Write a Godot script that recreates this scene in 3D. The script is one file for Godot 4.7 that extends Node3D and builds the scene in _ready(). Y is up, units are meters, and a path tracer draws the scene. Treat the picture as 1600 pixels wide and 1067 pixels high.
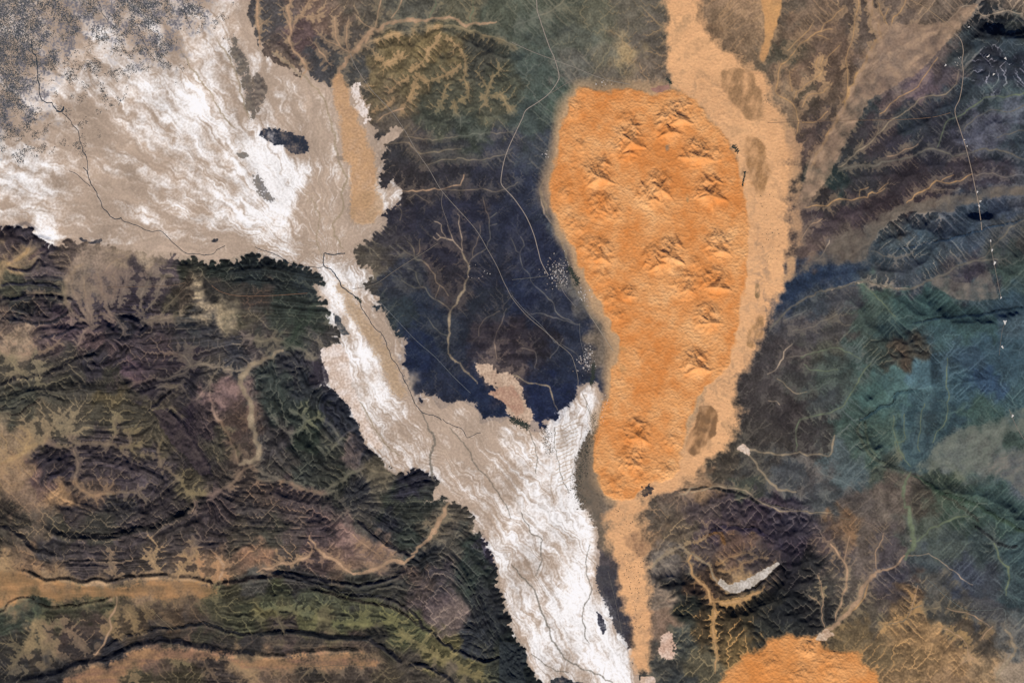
extends Node3D
# A stretch of desert seen straight down from orbit: an orange sand sea, white salt flats, dark gravel plains and folded hills.
# 30 metres of ground to each unit of the map coordinates (u to the east, v to the south) in which the outlines below are given.
const M := 30.0
const X0 := -80.0
const Y0 := -53.66
const NX := 1185
const NY := 791
const CELL := 1760.0 / 1184.0
const TW := 2048
const TH := 1366
const TX := 1760.0 / 2048.0
const LW := 148
const LH := 99

var t_start := 0

func tick(what: String) -> void:
	print(what, " ", Time.get_ticks_msec() - t_start, " ms")

func world(u: float, v: float, y := 0.0) -> Vector3:
	return Vector3((u - 800.0) * M, y, (v - 533.5) * M)

func _ready() -> void:
	t_start = Time.get_ticks_msec()
	var cam := Camera3D.new()
	cam.name = "camera"
	cam.position = Vector3(0, 705000.0, 0)
	cam.rotation_degrees = Vector3(-90, 0, 0)
	cam.fov = rad_to_deg(2.0 * atan(533.5 * M / 705000.0))
	cam.near = 5000.0
	cam.far = 1000000.0
	add_child(cam)
	cam.current = true
	var env := Environment.new()
	env.background_mode = Environment.BG_SKY
	var sky_mat := ProceduralSkyMaterial.new()
	sky_mat.sky_top_color = Color(0.22, 0.36, 0.62)
	sky_mat.sky_horizon_color = Color(0.56, 0.64, 0.74)
	sky_mat.sky_curve = 0.15
	sky_mat.ground_bottom_color = Color(0.2, 0.17, 0.14)
	sky_mat.ground_horizon_color = Color(0.5, 0.5, 0.5)
	var sky := Sky.new()
	sky.sky_material = sky_mat
	env.sky = sky
	env.background_energy_multiplier = 0.6
	env.tonemap_mode = Environment.TONE_MAPPER_LINEAR
	env.tonemap_exposure = 1.12
	env.sdfgi_enabled = true
	env.ssao_enabled = true
	env.ssil_enabled = true
	var we := WorldEnvironment.new()
	we.name = "world_environment"
	we.environment = env
	add_child(we)
	var sun := DirectionalLight3D.new()
	sun.name = "sun"
	sun.light_energy = 1.6
	sun.light_angular_distance = 0.5
	sun.light_color = Color(1.0, 0.965, 0.91)
	sun.shadow_enabled = true
	sun.directional_shadow_max_distance = 900000.0
	sun.rotation_degrees = Vector3(-SUN_UP, 180.0 - SUN_AZIMUTH, 0)
	add_child(sun)

	make_noise()
	tick("noise")
	make_control()
	tick("control")
	make_folds()
	tick("folds")
	draw_lines()
	tick("lines")
	make_masks()
	tick("masks")
	erode()
	tick("erosion")
	raise_ridges()
	raise_dunes()
	tick("ridges and dunes")
	colour_ground()
	tick("colour")
	build_ground()
	tick("ground")
	build_things()
	tick("things")

const SUN_UP := 38.0
const SUN_AZIMUTH := 184.0   # degrees from north, clockwise

# ---------------------------------------------------------------- outlines, in map units
# the colour of bare ground, with some shade of its relief painted in, and of the washes that cross it, how rugged it is (0 to 100) and how sandy its washes are (0 to 100)
var control := [
	# upper middle: hills and green-grey plateau
	[420, 30, 0x55504f, 0xb08f68, 16, 70], [470, 60, 0x6a5250, 0xb08f68, 10, 50], [440, 90, 0x6b5a4e, 0xb0906c, 20, 80], [500, 20, 0x7a6050, 0xb8946c, 14, 90], [530, 25, 0x6e5a4a, 0xae8c68, 12, 90],
	[500, 90, 0x4b4a4c, 0xa48462, 8, 70], [545, 60, 0x5b524a, 0xa88a66, 8, 70], [560, 20, 0x5a5246, 0x9a8460, 8, 60], [640, 15, 0x56554a, 0x8f8466, 8, 60], [720, 15, 0x5e5c48, 0x9c8a62, 12, 60],
	[780, 20, 0x505646, 0x7f7c62, 8, 50], [560, 110, 0x4c4b48, 0xa48a66, 6, 50], [620, 85, 0x77653f, 0xc79c66, 21, 75], [680, 75, 0x7a673f, 0xc79c66, 22, 75], [590, 110, 0x7a6844, 0xc79c66, 19, 75],
	[640, 130, 0x6d5f3f, 0xb9925f, 19, 75], [700, 110, 0x625a40, 0xb08c5c, 22, 67], [750, 90, 0x4a4a40, 0x9c8358, 22, 60], [610, 155, 0x6b5c42, 0xb58d5e, 17, 67], [700, 150, 0x50503f, 0x9e8558, 19, 67],
	[780, 130, 0x4c4e3e, 0xa0885c, 18, 67], [760, 175, 0x565643, 0xa88c5e, 14, 67], [680, 185, 0x474c3f, 0x828064, 14, 60], [740, 205, 0x424a40, 0x727666, 10, 50], [620, 190, 0x5c5247, 0x9a8360, 6, 40],
	[650, 225, 0x44403f, 0x907a5e, 5, 40], [620, 235, 0x3c3b3f, 0x8c785e, 6, 50], [700, 235, 0x3c3e42, 0x857860, 5, 40], [780, 235, 0x3b3e4a, 0x8c7f6c, 4, 40],
	[830, 40, 0x515a4c, 0x7d7f6e, 8, 50], [870, 20, 0x575d4c, 0x8e866a, 7, 50], [840, 110, 0x4b584f, 0x74796c, 8, 50], [870, 160, 0x4a5a4e, 0x757b70, 7, 50], [830, 180, 0x424e4a, 0x6f7866, 6, 50],
	[845, 240, 0x3f4650, 0x80796a, 5, 40], [900, 60, 0x5c6051, 0x8f8868, 6, 40], [940, 90, 0x6f6a56, 0xa89468, 6, 40], [930, 30, 0x666650, 0xa49064, 6, 40], [985, 35, 0x67604f, 0xb09060, 6, 30],
	[1010, 55, 0x62594c, 0xc89c62, 6, 40], [980, 85, 0xa58a5c, 0xd2a468, 6, 30], [1010, 100, 0x756553, 0xc09464, 8, 50], [950, 120, 0x625a4c, 0xa89068, 5, 30], [900, 100, 0x66655a, 0x9a8c74, 5, 30],
	# centre: dark gravel plain
	[640, 280, 0x383438, 0x8c7862, 5, 50], [700, 270, 0x35343c, 0x86745f, 4, 40], [760, 280, 0x313341, 0x80715f, 4, 40], [820, 290, 0x2d3448, 0x7c7568, 4, 40], [630, 340, 0x302f3b, 0x786a5a, 10, 22],
	[610, 370, 0x3e3b40, 0x7e745f, 14, 45], [580, 410, 0x5c5346, 0x938468, 12, 70], [660, 350, 0x2c2d3c, 0x746656, 5, 30], [730, 340, 0x2a2c3e, 0x86705c, 4, 37], [790, 360, 0x272c41, 0x6e6a64, 3, 22],
	[620, 440, 0x343844, 0x747060, 8, 37], [690, 400, 0x2e2d3b, 0x8a735c, 5, 45], [770, 420, 0x2a2e3e, 0x7d6f62, 4, 30], [850, 390, 0x272d45, 0x696a6a, 3, 22], [620, 490, 0x2f3a41, 0x6f705f, 4, 30],
	[660, 480, 0x273043, 0x66675f, 4, 22], [700, 450, 0x333139, 0x8f785f, 4, 37], [760, 470, 0x272c38, 0x766b5e, 5, 30], [820, 460, 0x222a43, 0x626468, 3, 22], [770, 520, 0x2c2831, 0x6e5f56, 8, 30],
	[690, 520, 0x282f3e, 0x6c6a5e, 4, 30], [650, 550, 0x1c2744, 0x50606c, 3, 22], [700, 580, 0x262e42, 0x716c60, 3, 22], [740, 610, 0x1c2744, 0x5c5c58, 3, 15], [690, 620, 0x272e42, 0x5f5a56, 3, 22],
	[840, 540, 0x2c2932, 0x6f655d, 6, 30], [860, 610, 0x1c2646, 0x5a6070, 3, 15], [900, 520, 0x272e42, 0x6d6a66, 3, 22], [880, 570, 0x242c41, 0x6d6b68, 3, 22], [800, 540, 0x342e36, 0x8a7462, 8, 45],
	[780, 575, 0x443b41, 0xb29478, 8, 45], [870, 470, 0x2a3146, 0x77736c, 3, 22], [860, 320, 0x2f374c, 0x717370, 3, 22],
	# north-east: brown gravel plain with orange washes
	[1150, 45, 0x836649, 0xcf9a62, 4, 30], [1180, 20, 0xa67f58, 0xd8a468, 4, 30], [1240, 40, 0x7a6048, 0xb88f62, 6, 50], [1230, 15, 0x6a5a48, 0xa8855e, 6, 50], [1280, 20, 0x725b48, 0xb48c62, 6, 50],
	[1300, 75, 0x6d5543, 0xae865e, 5, 40], [1240, 110, 0x7d6048, 0xbd9060, 6, 60], [1230, 90, 0x5b5240, 0xb08a60, 6, 60], [1290, 110, 0x6a5342, 0xc89a66, 9, 80], [1310, 140, 0x64503f, 0xb48c62, 6, 50],
	[1260, 140, 0x6a5a45, 0xc0946a, 9, 80], [1225, 165, 0x8d7052, 0xd2a068, 3, 30], [1270, 170, 0x534539, 0xb08860, 8, 60], [1290, 200, 0x4f423f, 0xa8835e, 6, 50], [1260, 225, 0x5a4840, 0xb28a62, 6, 60],
	[1350, 30, 0x665548, 0xc29868, 8, 70], [1410, 20, 0x6c5a4c, 0xae8c68, 8, 60], [1440, 10, 0x7a6450, 0xb8936c, 8, 60], [1420, 60, 0x8a7464, 0xb49478, 6, 40], [1470, 20, 0x655649, 0xa88a6c, 8, 50],
	[1400, 100, 0x8d7869, 0xb0937a, 5, 40], [1440, 130, 0x63525a, 0x9c806e, 5, 50], [1470, 90, 0x5c4f4c, 0x96806e, 7, 40], [1380, 160, 0x5d4e50, 0x9c8068, 6, 50], [1360, 165, 0x3f4548, 0x9a866c, 6, 40],
	[1480, 120, 0x4a4248, 0x9a7e6c, 8, 50], [1500, 90, 0x3a4144, 0x8c8478, 10, 40], [1540, 30, 0x2c3036, 0xb29c84, 21, 60], [1590, 10, 0x6a5c50, 0xb49a7c, 14, 60], [1560, 50, 0x23282e, 0x807c70, 21, 40],
	[1590, 45, 0x3c4442, 0x8c8878, 16, 40], [1530, 65, 0x2f3b44, 0x748078, 8, 30], [1580, 70, 0x36454f, 0x74828a, 8, 30], [1550, 95, 0x2a2e38, 0xaaa4b0, 21, 70], [1590, 110, 0x252c38, 0x9c9cae, 21, 70],
	[1545, 120, 0x333a48, 0xa8a8b8, 18, 70], [1520, 140, 0x2f3a42, 0x7c8484, 14, 40], [1590, 140, 0x38484f, 0x74837c, 10, 40], [1560, 150, 0x3b4a50, 0x78867c, 8, 40], [1440, 160, 0x3a3a42, 0x8f7c66, 8, 50],
	[1420, 195, 0x2b333c, 0x7c7868, 7, 40], [1480, 165, 0x2c3540, 0x788078, 10, 40], [1470, 200, 0x2d2f3a, 0x7c7a70, 6, 40], [1370, 210, 0x40383c, 0x9a8264, 6, 60], [1330, 200, 0x3c3a3c, 0x96805f, 6, 60],
	[1560, 190, 0x4c4f5e, 0x7c8086, 5, 40], [1590, 170, 0x525a68, 0x858c90, 5, 40], [1530, 215, 0x4e5160, 0x7c7c80, 4, 40], [1590, 220, 0x36424c, 0x70787c, 8, 40], [1480, 240, 0x33333e, 0x7c7468, 6, 50],
	[1570, 250, 0x2f3640, 0x76767a, 10, 50], [1400, 225, 0x35323c, 0xa08868, 6, 60], [1340, 265, 0x36393c, 0x8c7c62, 8, 60],
	# east: dark purple plain, blue and green country rock with bluish haze painted into its colours
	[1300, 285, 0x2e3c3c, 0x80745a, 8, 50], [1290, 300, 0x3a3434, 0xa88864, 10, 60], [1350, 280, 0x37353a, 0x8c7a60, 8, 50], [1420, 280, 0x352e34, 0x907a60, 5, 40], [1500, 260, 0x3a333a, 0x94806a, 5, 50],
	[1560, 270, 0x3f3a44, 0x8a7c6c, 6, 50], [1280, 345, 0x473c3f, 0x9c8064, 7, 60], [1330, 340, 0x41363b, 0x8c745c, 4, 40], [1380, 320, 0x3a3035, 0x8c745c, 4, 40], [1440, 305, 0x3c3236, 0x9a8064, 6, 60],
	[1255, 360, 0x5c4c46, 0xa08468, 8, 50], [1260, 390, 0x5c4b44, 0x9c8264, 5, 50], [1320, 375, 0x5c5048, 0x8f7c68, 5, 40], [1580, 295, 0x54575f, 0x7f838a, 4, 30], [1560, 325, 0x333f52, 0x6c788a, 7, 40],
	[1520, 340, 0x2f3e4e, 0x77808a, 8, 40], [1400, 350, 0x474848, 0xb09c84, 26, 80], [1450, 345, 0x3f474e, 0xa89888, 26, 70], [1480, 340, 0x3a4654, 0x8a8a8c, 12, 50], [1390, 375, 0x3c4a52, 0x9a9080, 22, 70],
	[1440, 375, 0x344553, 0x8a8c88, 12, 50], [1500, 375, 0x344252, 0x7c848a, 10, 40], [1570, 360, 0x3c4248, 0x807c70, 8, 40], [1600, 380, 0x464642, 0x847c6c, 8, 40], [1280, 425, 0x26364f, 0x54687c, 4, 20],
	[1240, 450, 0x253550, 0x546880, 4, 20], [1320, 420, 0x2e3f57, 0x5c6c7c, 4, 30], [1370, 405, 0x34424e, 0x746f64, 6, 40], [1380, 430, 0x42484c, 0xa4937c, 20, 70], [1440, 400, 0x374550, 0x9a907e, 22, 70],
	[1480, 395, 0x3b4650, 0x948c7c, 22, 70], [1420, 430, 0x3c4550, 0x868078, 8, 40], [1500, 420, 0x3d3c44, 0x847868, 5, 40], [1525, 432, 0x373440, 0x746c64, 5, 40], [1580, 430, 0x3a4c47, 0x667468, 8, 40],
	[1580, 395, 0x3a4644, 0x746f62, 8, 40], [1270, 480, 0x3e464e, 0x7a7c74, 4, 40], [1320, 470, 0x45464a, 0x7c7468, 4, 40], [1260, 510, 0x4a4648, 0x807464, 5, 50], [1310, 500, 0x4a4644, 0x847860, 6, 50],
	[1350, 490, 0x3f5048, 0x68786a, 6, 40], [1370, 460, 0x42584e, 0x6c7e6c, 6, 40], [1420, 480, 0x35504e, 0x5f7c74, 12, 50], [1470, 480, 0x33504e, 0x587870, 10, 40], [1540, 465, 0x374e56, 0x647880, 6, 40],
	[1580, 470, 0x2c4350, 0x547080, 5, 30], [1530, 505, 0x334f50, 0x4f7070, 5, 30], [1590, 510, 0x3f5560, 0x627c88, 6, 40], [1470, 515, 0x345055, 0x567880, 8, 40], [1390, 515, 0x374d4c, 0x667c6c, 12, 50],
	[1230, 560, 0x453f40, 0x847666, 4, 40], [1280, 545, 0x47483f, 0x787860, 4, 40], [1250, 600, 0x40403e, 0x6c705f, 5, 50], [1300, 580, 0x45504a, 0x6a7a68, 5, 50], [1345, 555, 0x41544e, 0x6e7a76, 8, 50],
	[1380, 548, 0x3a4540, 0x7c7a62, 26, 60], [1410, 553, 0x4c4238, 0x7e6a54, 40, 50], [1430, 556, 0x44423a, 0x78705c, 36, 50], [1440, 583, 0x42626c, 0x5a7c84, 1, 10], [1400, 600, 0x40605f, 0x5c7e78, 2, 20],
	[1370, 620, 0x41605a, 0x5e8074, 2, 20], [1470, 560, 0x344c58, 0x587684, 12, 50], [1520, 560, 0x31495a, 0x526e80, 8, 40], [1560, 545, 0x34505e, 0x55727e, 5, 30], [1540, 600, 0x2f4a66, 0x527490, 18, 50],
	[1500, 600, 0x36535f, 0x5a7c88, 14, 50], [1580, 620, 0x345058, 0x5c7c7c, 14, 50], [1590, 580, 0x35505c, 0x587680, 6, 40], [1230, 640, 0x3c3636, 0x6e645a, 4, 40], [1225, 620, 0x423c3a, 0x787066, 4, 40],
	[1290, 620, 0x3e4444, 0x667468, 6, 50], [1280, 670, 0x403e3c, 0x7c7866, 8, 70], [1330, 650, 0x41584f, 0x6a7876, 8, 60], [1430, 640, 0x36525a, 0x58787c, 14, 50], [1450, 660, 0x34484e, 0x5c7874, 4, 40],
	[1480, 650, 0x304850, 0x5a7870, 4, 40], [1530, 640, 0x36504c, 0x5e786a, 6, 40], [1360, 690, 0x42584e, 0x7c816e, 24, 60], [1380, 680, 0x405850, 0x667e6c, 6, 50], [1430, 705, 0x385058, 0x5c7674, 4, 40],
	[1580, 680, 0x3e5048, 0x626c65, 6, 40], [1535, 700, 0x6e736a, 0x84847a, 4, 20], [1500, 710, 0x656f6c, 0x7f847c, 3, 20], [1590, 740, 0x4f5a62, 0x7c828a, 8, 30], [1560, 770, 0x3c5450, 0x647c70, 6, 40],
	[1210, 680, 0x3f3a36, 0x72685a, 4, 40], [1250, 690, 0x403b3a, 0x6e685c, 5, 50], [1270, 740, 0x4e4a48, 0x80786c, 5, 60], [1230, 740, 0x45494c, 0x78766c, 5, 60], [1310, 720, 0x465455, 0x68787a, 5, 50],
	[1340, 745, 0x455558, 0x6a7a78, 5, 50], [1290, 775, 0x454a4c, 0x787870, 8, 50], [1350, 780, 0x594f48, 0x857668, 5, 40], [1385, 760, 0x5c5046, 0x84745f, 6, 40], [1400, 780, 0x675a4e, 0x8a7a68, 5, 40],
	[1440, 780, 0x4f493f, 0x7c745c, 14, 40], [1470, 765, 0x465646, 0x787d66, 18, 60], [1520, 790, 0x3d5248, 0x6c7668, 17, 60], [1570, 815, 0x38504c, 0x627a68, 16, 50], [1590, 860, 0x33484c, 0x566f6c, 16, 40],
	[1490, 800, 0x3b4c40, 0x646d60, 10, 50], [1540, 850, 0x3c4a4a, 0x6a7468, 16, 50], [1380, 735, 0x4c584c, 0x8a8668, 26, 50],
	# between the sand sea and the round mountain
	[1130, 730, 0x51483c, 0x867256, 14, 60], [1180, 730, 0x45423f, 0x78705c, 6, 50], [1170, 760, 0x454a40, 0x8a7c5c, 10, 60], [1090, 760, 0xa07a55, 0xc49262, 4, 30], [1060, 780, 0x75604f, 0xa07e60, 12, 60],
	[1030, 800, 0x655748, 0xb08860, 14, 70], [1010, 830, 0x85684c, 0xc4935f, 10, 50], [1060, 830, 0x6a5a47, 0xa88a60, 20, 80], [1100, 800, 0x584a48, 0x947c68, 24, 70], [1140, 790, 0x483d44, 0x8a7468, 30, 52],
	[1190, 800, 0x3f343f, 0x80706c, 36, 45], [1240, 810, 0x443e4a, 0x8c7c7c, 34, 45], [1230, 850, 0x342e3b, 0x786468, 36, 37], [1100, 850, 0x5e4f4a, 0xa88658, 18, 70], [1150, 850, 0x60483c, 0xa87c50, 22, 50],
	[1110, 830, 0x54444c, 0x8c7260, 26, 60], [1180, 880, 0x4a3f3e, 0x8c7050, 22, 60], [1160, 900, 0x9a7850, 0xc4975c, 12, 50], [1040, 880, 0x70655a, 0x9a8a74, 16, 50], [1050, 915, 0x2c2d2f, 0x8a7c60, 50, 45],
	[1070, 950, 0x2d312c, 0x9c8252, 50, 52], [1100, 920, 0x47362c, 0xb8844c, 41, 52], [1130, 955, 0x51412c, 0xcc9450, 50, 95], [1110, 990, 0x52432c, 0xcc9652, 50, 95], [1160, 970, 0x3d3627, 0xbf8c4c, 46, 95],
	[1190, 940, 0x2c2c28, 0x9c7c4c, 46, 52], [1240, 900, 0x27262d, 0x6c645f, 50, 45], [1270, 890, 0x2c2c2f, 0x786c5c, 41, 52], [1230, 950, 0x23262a, 0x5f5f56, 50, 37], [1270, 950, 0x2b2b2d, 0x7f7460, 39, 45],
	[1200, 985, 0x2e302e, 0x6c6650, 32, 37], [1150, 1010, 0x7c6238, 0xc4904f, 30, 95], [1070, 1000, 0x4c5048, 0x84785c, 22, 60], [1050, 1045, 0x4a4a44, 0x867a60, 22, 50], [1090, 1045, 0x5f5842, 0x94825a, 10, 95],
	[1030, 940, 0x84705c, 0xa8886c, 8, 30], [1030, 970, 0x80654f, 0xa8846c, 8, 30], [1060, 1065, 0x3c4040, 0x7a7258, 20, 40],
	# south-east: brown ground with orange sand streaks
	[1300, 840, 0x5f4f4c, 0x9a7c60, 14, 60], [1320, 825, 0x75593f, 0xa87c52, 12, 60], [1350, 840, 0x5f5248, 0x9a7c58, 8, 60], [1300, 880, 0x504844, 0x94785a, 14, 70], [1345, 880, 0x6a5c52, 0x9c8266, 10, 60],
	[1290, 920, 0x45423c, 0x94805c, 18, 80], [1310, 910, 0x5f5448, 0xa08866, 14, 70], [1390, 860, 0x50484a, 0x80705f, 6, 50], [1440, 830, 0x4a5448, 0x6c7466, 6, 50], [1480, 850, 0x45504c, 0x6c7868, 6, 40],
	[1400, 900, 0x4a4650, 0x8c8078, 14, 60], [1450, 880, 0x3f484c, 0x64706c, 6, 40], [1510, 900, 0x3a4150, 0x606c78, 6, 40], [1540, 910, 0x3f464e, 0x6a7478, 5, 40], [1590, 920, 0x384a4e, 0x5c7470, 6, 40],
	[1390, 930, 0x504646, 0x907860, 8, 60], [1420, 925, 0x6c543c, 0xb08450, 22, 90], [1410, 950, 0x70583c, 0xb48850, 16, 90], [1460, 920, 0x52504a, 0x8a7c60, 6, 60], [1480, 950, 0x48463f, 0x8c7856, 7, 60],
	[1540, 950, 0x46474a, 0x747264, 5, 50], [1370, 970, 0x5c5244, 0x94805c, 8, 60], [1340, 990, 0x75603f, 0xa8844f, 8, 60], [1400, 990, 0x9a7446, 0xcf9a5a, 14, 100], [1450, 1000, 0xa87e4c, 0xd6a060, 14, 100],
	[1380, 1020, 0x77603f, 0xb88a50, 12, 90], [1430, 1040, 0x8a6a42, 0xc4945a, 14, 100], [1490, 1030, 0x9a7448, 0xcc9a5e, 14, 100], [1500, 985, 0x5c4e3c, 0xa8844f, 10, 80], [1540, 1000, 0x574c3f, 0x9c7c52, 8, 70],
	[1540, 1040, 0x9c7c54, 0xc89c68, 10, 80], [1590, 1050, 0x9a8468, 0xb89c80, 4, 30], [1590, 1000, 0x585a58, 0x8a8474, 6, 50], [1400, 1060, 0x8a6a44, 0xc09258, 10, 80], [1480, 1065, 0xa07a50, 0xcc9a62, 8, 60],
	# west: folded hills
	[15, 375, 0x43383d, 0x9c8068, 50, 50], [45, 360, 0x3d3740, 0x8c7868, 50, 30], [40, 400, 0x8c7355, 0xb8925f, 4, 30], [15, 420, 0x94774f, 0xc09660, 4, 30], [75, 400, 0x574a50, 0x9c8478, 40, 40],
	[70, 425, 0x5a4d50, 0x947c6c, 36, 40], [100, 395, 0x5a4a42, 0xa08668, 20, 50], [25, 445, 0x4a4a3a, 0x807658, 20, 40], [70, 450, 0x3c3c3a, 0x8a785c, 36, 50], [30, 470, 0x3a3a3c, 0x8c785c, 44, 50],
	[140, 400, 0x947a62, 0xab8d72, 3, 30], [180, 385, 0x957b60, 0xae9070, 3, 30], [135, 440, 0x7c6a5a, 0x9c8268, 4, 60], [165, 440, 0x75625a, 0x967c66, 5, 70], [125, 420, 0x86705c, 0xa4896c, 4, 40],
	[200, 430, 0x4b4044, 0x8a7464, 8, 80], [230, 450, 0x463b42, 0x80705f, 8, 80], [190, 470, 0x40363e, 0x806e60, 10, 90], [145, 475, 0x4f4448, 0x8c7664, 10, 90], [260, 420, 0x5a4c50, 0x94806c, 16, 70],
	[240, 405, 0xa08668, 0xb69874, 6, 40], [290, 425, 0x36382f, 0x8c8668, 36, 60], [340, 410, 0x2b332f, 0x7c7e6c, 44, 60], [390, 425, 0x262d2f, 0x626c5c, 44, 50], [290, 450, 0x42382f, 0x786450, 8, 40],
	[340, 450, 0x383531, 0x6c604c, 8, 40], [430, 430, 0x2b3232, 0x626858, 40, 40], [480, 440, 0x2e3638, 0x646858, 24, 40], [460, 470, 0x2d3430, 0x64685a, 20, 50], [400, 470, 0x3c342f, 0x84644c, 8, 40],
	[305, 462, 0xa8906a, 0xd0b488, 28, 60], [315, 475, 0x9a8464, 0xc8ab80, 24, 60], [350, 497, 0xa89068, 0xc4a67c, 14, 50], [370, 500, 0x5a5340, 0x8f8464, 16, 60], [270, 480, 0x3a352f, 0x74684f, 10, 60],
	[435, 500, 0x3a4139, 0x686d55, 12, 50], [470, 510, 0x333f33, 0x606656, 16, 50], [420, 530, 0x443f3a, 0x80745c, 14, 60], [500, 540, 0x4a4744, 0x8c7f68, 16, 60], [390, 530, 0x4e4444, 0x8a786a, 20, 60],
	[10, 500, 0x5f4d44, 0x9c7f62, 36, 60], [60, 490, 0x4c4045, 0x8c7460, 44, 60], [100, 510, 0x594650, 0x947a6c, 48, 60], [150, 500, 0x453a45, 0x86705f, 44, 70], [190, 505, 0x30303a, 0x78685c, 50, 60],
	[220, 480, 0x3a3440, 0x80705f, 24, 70], [250, 500, 0x4a3f42, 0x86745f, 30, 70], [300, 500, 0x383a3c, 0x74685a, 34, 50], [320, 520, 0x3c3b3e, 0x706458, 26, 50], [150, 530, 0x584446, 0x907468, 40, 60],
	[30, 535, 0x9c7f60, 0xb49070, 12, 60], [70, 540, 0x5f4c4a, 0x94785f, 36, 60], [50, 570, 0x4a453c, 0x8f7f60, 10, 100], [110, 560, 0x413c38, 0x84765a, 12, 80], [20, 580, 0x50493c, 0x94825f, 8, 80],
	[150, 570, 0x38343c, 0x74685a, 40, 40], [200, 550, 0x443940, 0x86705f, 30, 60], [30, 620, 0x44453a, 0x80785a, 40, 50], [80, 610, 0x4a463a, 0x867a5a, 42, 50], [130, 595, 0x44403a, 0x82745a, 40, 40],
	[170, 590, 0x38352f, 0x6c6450, 24, 30], [250, 560, 0x40343a, 0x8a705c, 20, 70], [300, 560, 0x362f38, 0x786a5a, 12, 70], [200, 580, 0x54404a, 0x8a6c62, 36, 50], [240, 600, 0x352f36, 0x6c6054, 36, 50],
	[290, 590, 0x2f2c34, 0x6c6054, 30, 50], [330, 570, 0x453f3a, 0x94826a, 20, 60], [360, 555, 0x3c3c42, 0x9c8a70, 26, 60], [60, 660, 0x605440, 0x9c8460, 10, 90], [110, 650, 0x5a5140, 0x968260, 8, 100],
	[160, 640, 0x4c4638, 0x8c7c58, 16, 90], [160, 620, 0x55492f, 0x8a7850, 30, 60], [210, 650, 0x484234, 0x82724f, 26, 70], [210, 690, 0x504636, 0x867450, 18, 80], [250, 680, 0x4c4434, 0x7f6f4f, 26, 50],
	[260, 640, 0x5c5040, 0x84745a, 26, 50], [290, 655, 0x302832, 0x5f5050, 16, 30], [320, 660, 0x42363a, 0x80685c, 36, 50], [310, 730, 0x2f2a2c, 0x5c5048, 18, 40], [345, 650, 0x58463f, 0xb89478, 30, 60],
	[340, 690, 0x4c4638, 0x8c7a58, 28, 60], [300, 760, 0x534a38, 0x8c7a54, 26, 70], [350, 625, 0x80605a, 0xb0887a, 14, 40], [365, 660, 0x4f3c34, 0x886a50, 10, 50], [385, 700, 0x4f4038, 0x8a7058, 12, 50],
	[30, 700, 0xa07f58, 0xb8935f, 3, 60], [20, 740, 0x9a7550, 0xb48a5c, 4, 60], [70, 720, 0x3d353c, 0x806a58, 48, 50], [60, 750, 0x6c5048, 0xac8260, 24, 60], [100, 740, 0x38313a, 0x7f6a58, 50, 50],
	[90, 775, 0xb08050, 0xd09a60, 20, 40], [45, 790, 0x7c6048, 0xa88460, 4, 50], [150, 720, 0x443a3f, 0x806c58, 44, 60], [180, 700, 0x463c3f, 0x826e58, 42, 60], [200, 750, 0x473c42, 0x84705c, 42, 60],
	[240, 730, 0x453c3f, 0x806c58, 38, 70], [160, 765, 0x5f4c42, 0xa07c58, 18, 60], [180, 790, 0x3c3839, 0x80705a, 36, 60], [110, 800, 0x42393a, 0x846c54, 42, 50], [260, 780, 0x3c3437, 0x80705a, 40, 60],
	[330, 790, 0x42373a, 0x80685c, 42, 60], [20, 820, 0x3f3830, 0x84704f, 30, 60], [80, 850, 0x3f3a3c, 0x80705c, 30, 50], [60, 820, 0x5f5040, 0xa08460, 6, 80], [100, 830, 0x423f34, 0x8c7a58, 14, 80],
	[150, 830, 0x3c3a34, 0x84745a, 14, 70], [130, 870, 0x4a4042, 0x86705c, 44, 50], [200, 850, 0x4a4042, 0x846f5a, 44, 50], [50, 880, 0x75583f, 0xb08458, 26, 60], [270, 830, 0x463d3d, 0x806c58, 42, 60],
	[330, 840, 0x443a3c, 0x7c6858, 40, 60], [190, 885, 0x453c3a, 0x94785a, 20, 90], [240, 875, 0x50443c, 0xb08c60, 14, 100], [290, 880, 0x604c3c, 0xb89060, 12, 100], [330, 885, 0x8a6748, 0xc08c5c, 16, 90],
	[400, 800, 0x4a4240, 0x8a745c, 40, 70], [450, 780, 0x4c3e40, 0x92745c, 40, 70], [380, 840, 0x4a4238, 0x846f55, 38, 60], [420, 830, 0x423f35, 0x80705a, 38, 60], [460, 830, 0x4f4340, 0x8a705c, 38, 70],
	[500, 830, 0x493c40, 0x86685c, 38, 60], [400, 875, 0x94684a, 0xb8865a, 18, 80], [450, 870, 0x50443c, 0xa8845f, 14, 90], [540, 840, 0x805f55, 0xb08a78, 18, 60], [540, 870, 0x7c5c48, 0xb08860, 14, 60],
	[580, 860, 0x806250, 0xb88c60, 10, 50], [490, 870, 0x584442, 0xa07c60, 16, 70],
	# hills west of the salt plain
	[430, 590, 0x38403c, 0x6f7266, 36, 50], [460, 570, 0x34353c, 0x6c685c, 40, 40], [480, 610, 0x2f343a, 0x68685c, 44, 50], [505, 582, 0x34303a, 0x54505a, 14, 10], [450, 640, 0x303834, 0x6c6f5e, 42, 60],
	[490, 650, 0x343c34, 0x7c7c5c, 40, 70], [430, 690, 0x3f3a3c, 0x746c5f, 34, 60], [480, 690, 0x2e3830, 0x6a6e5a, 42, 60], [520, 640, 0x2b2f3c, 0x58585c, 40, 30], [540, 660, 0x2c303a, 0x54545a, 40, 30],
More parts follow.
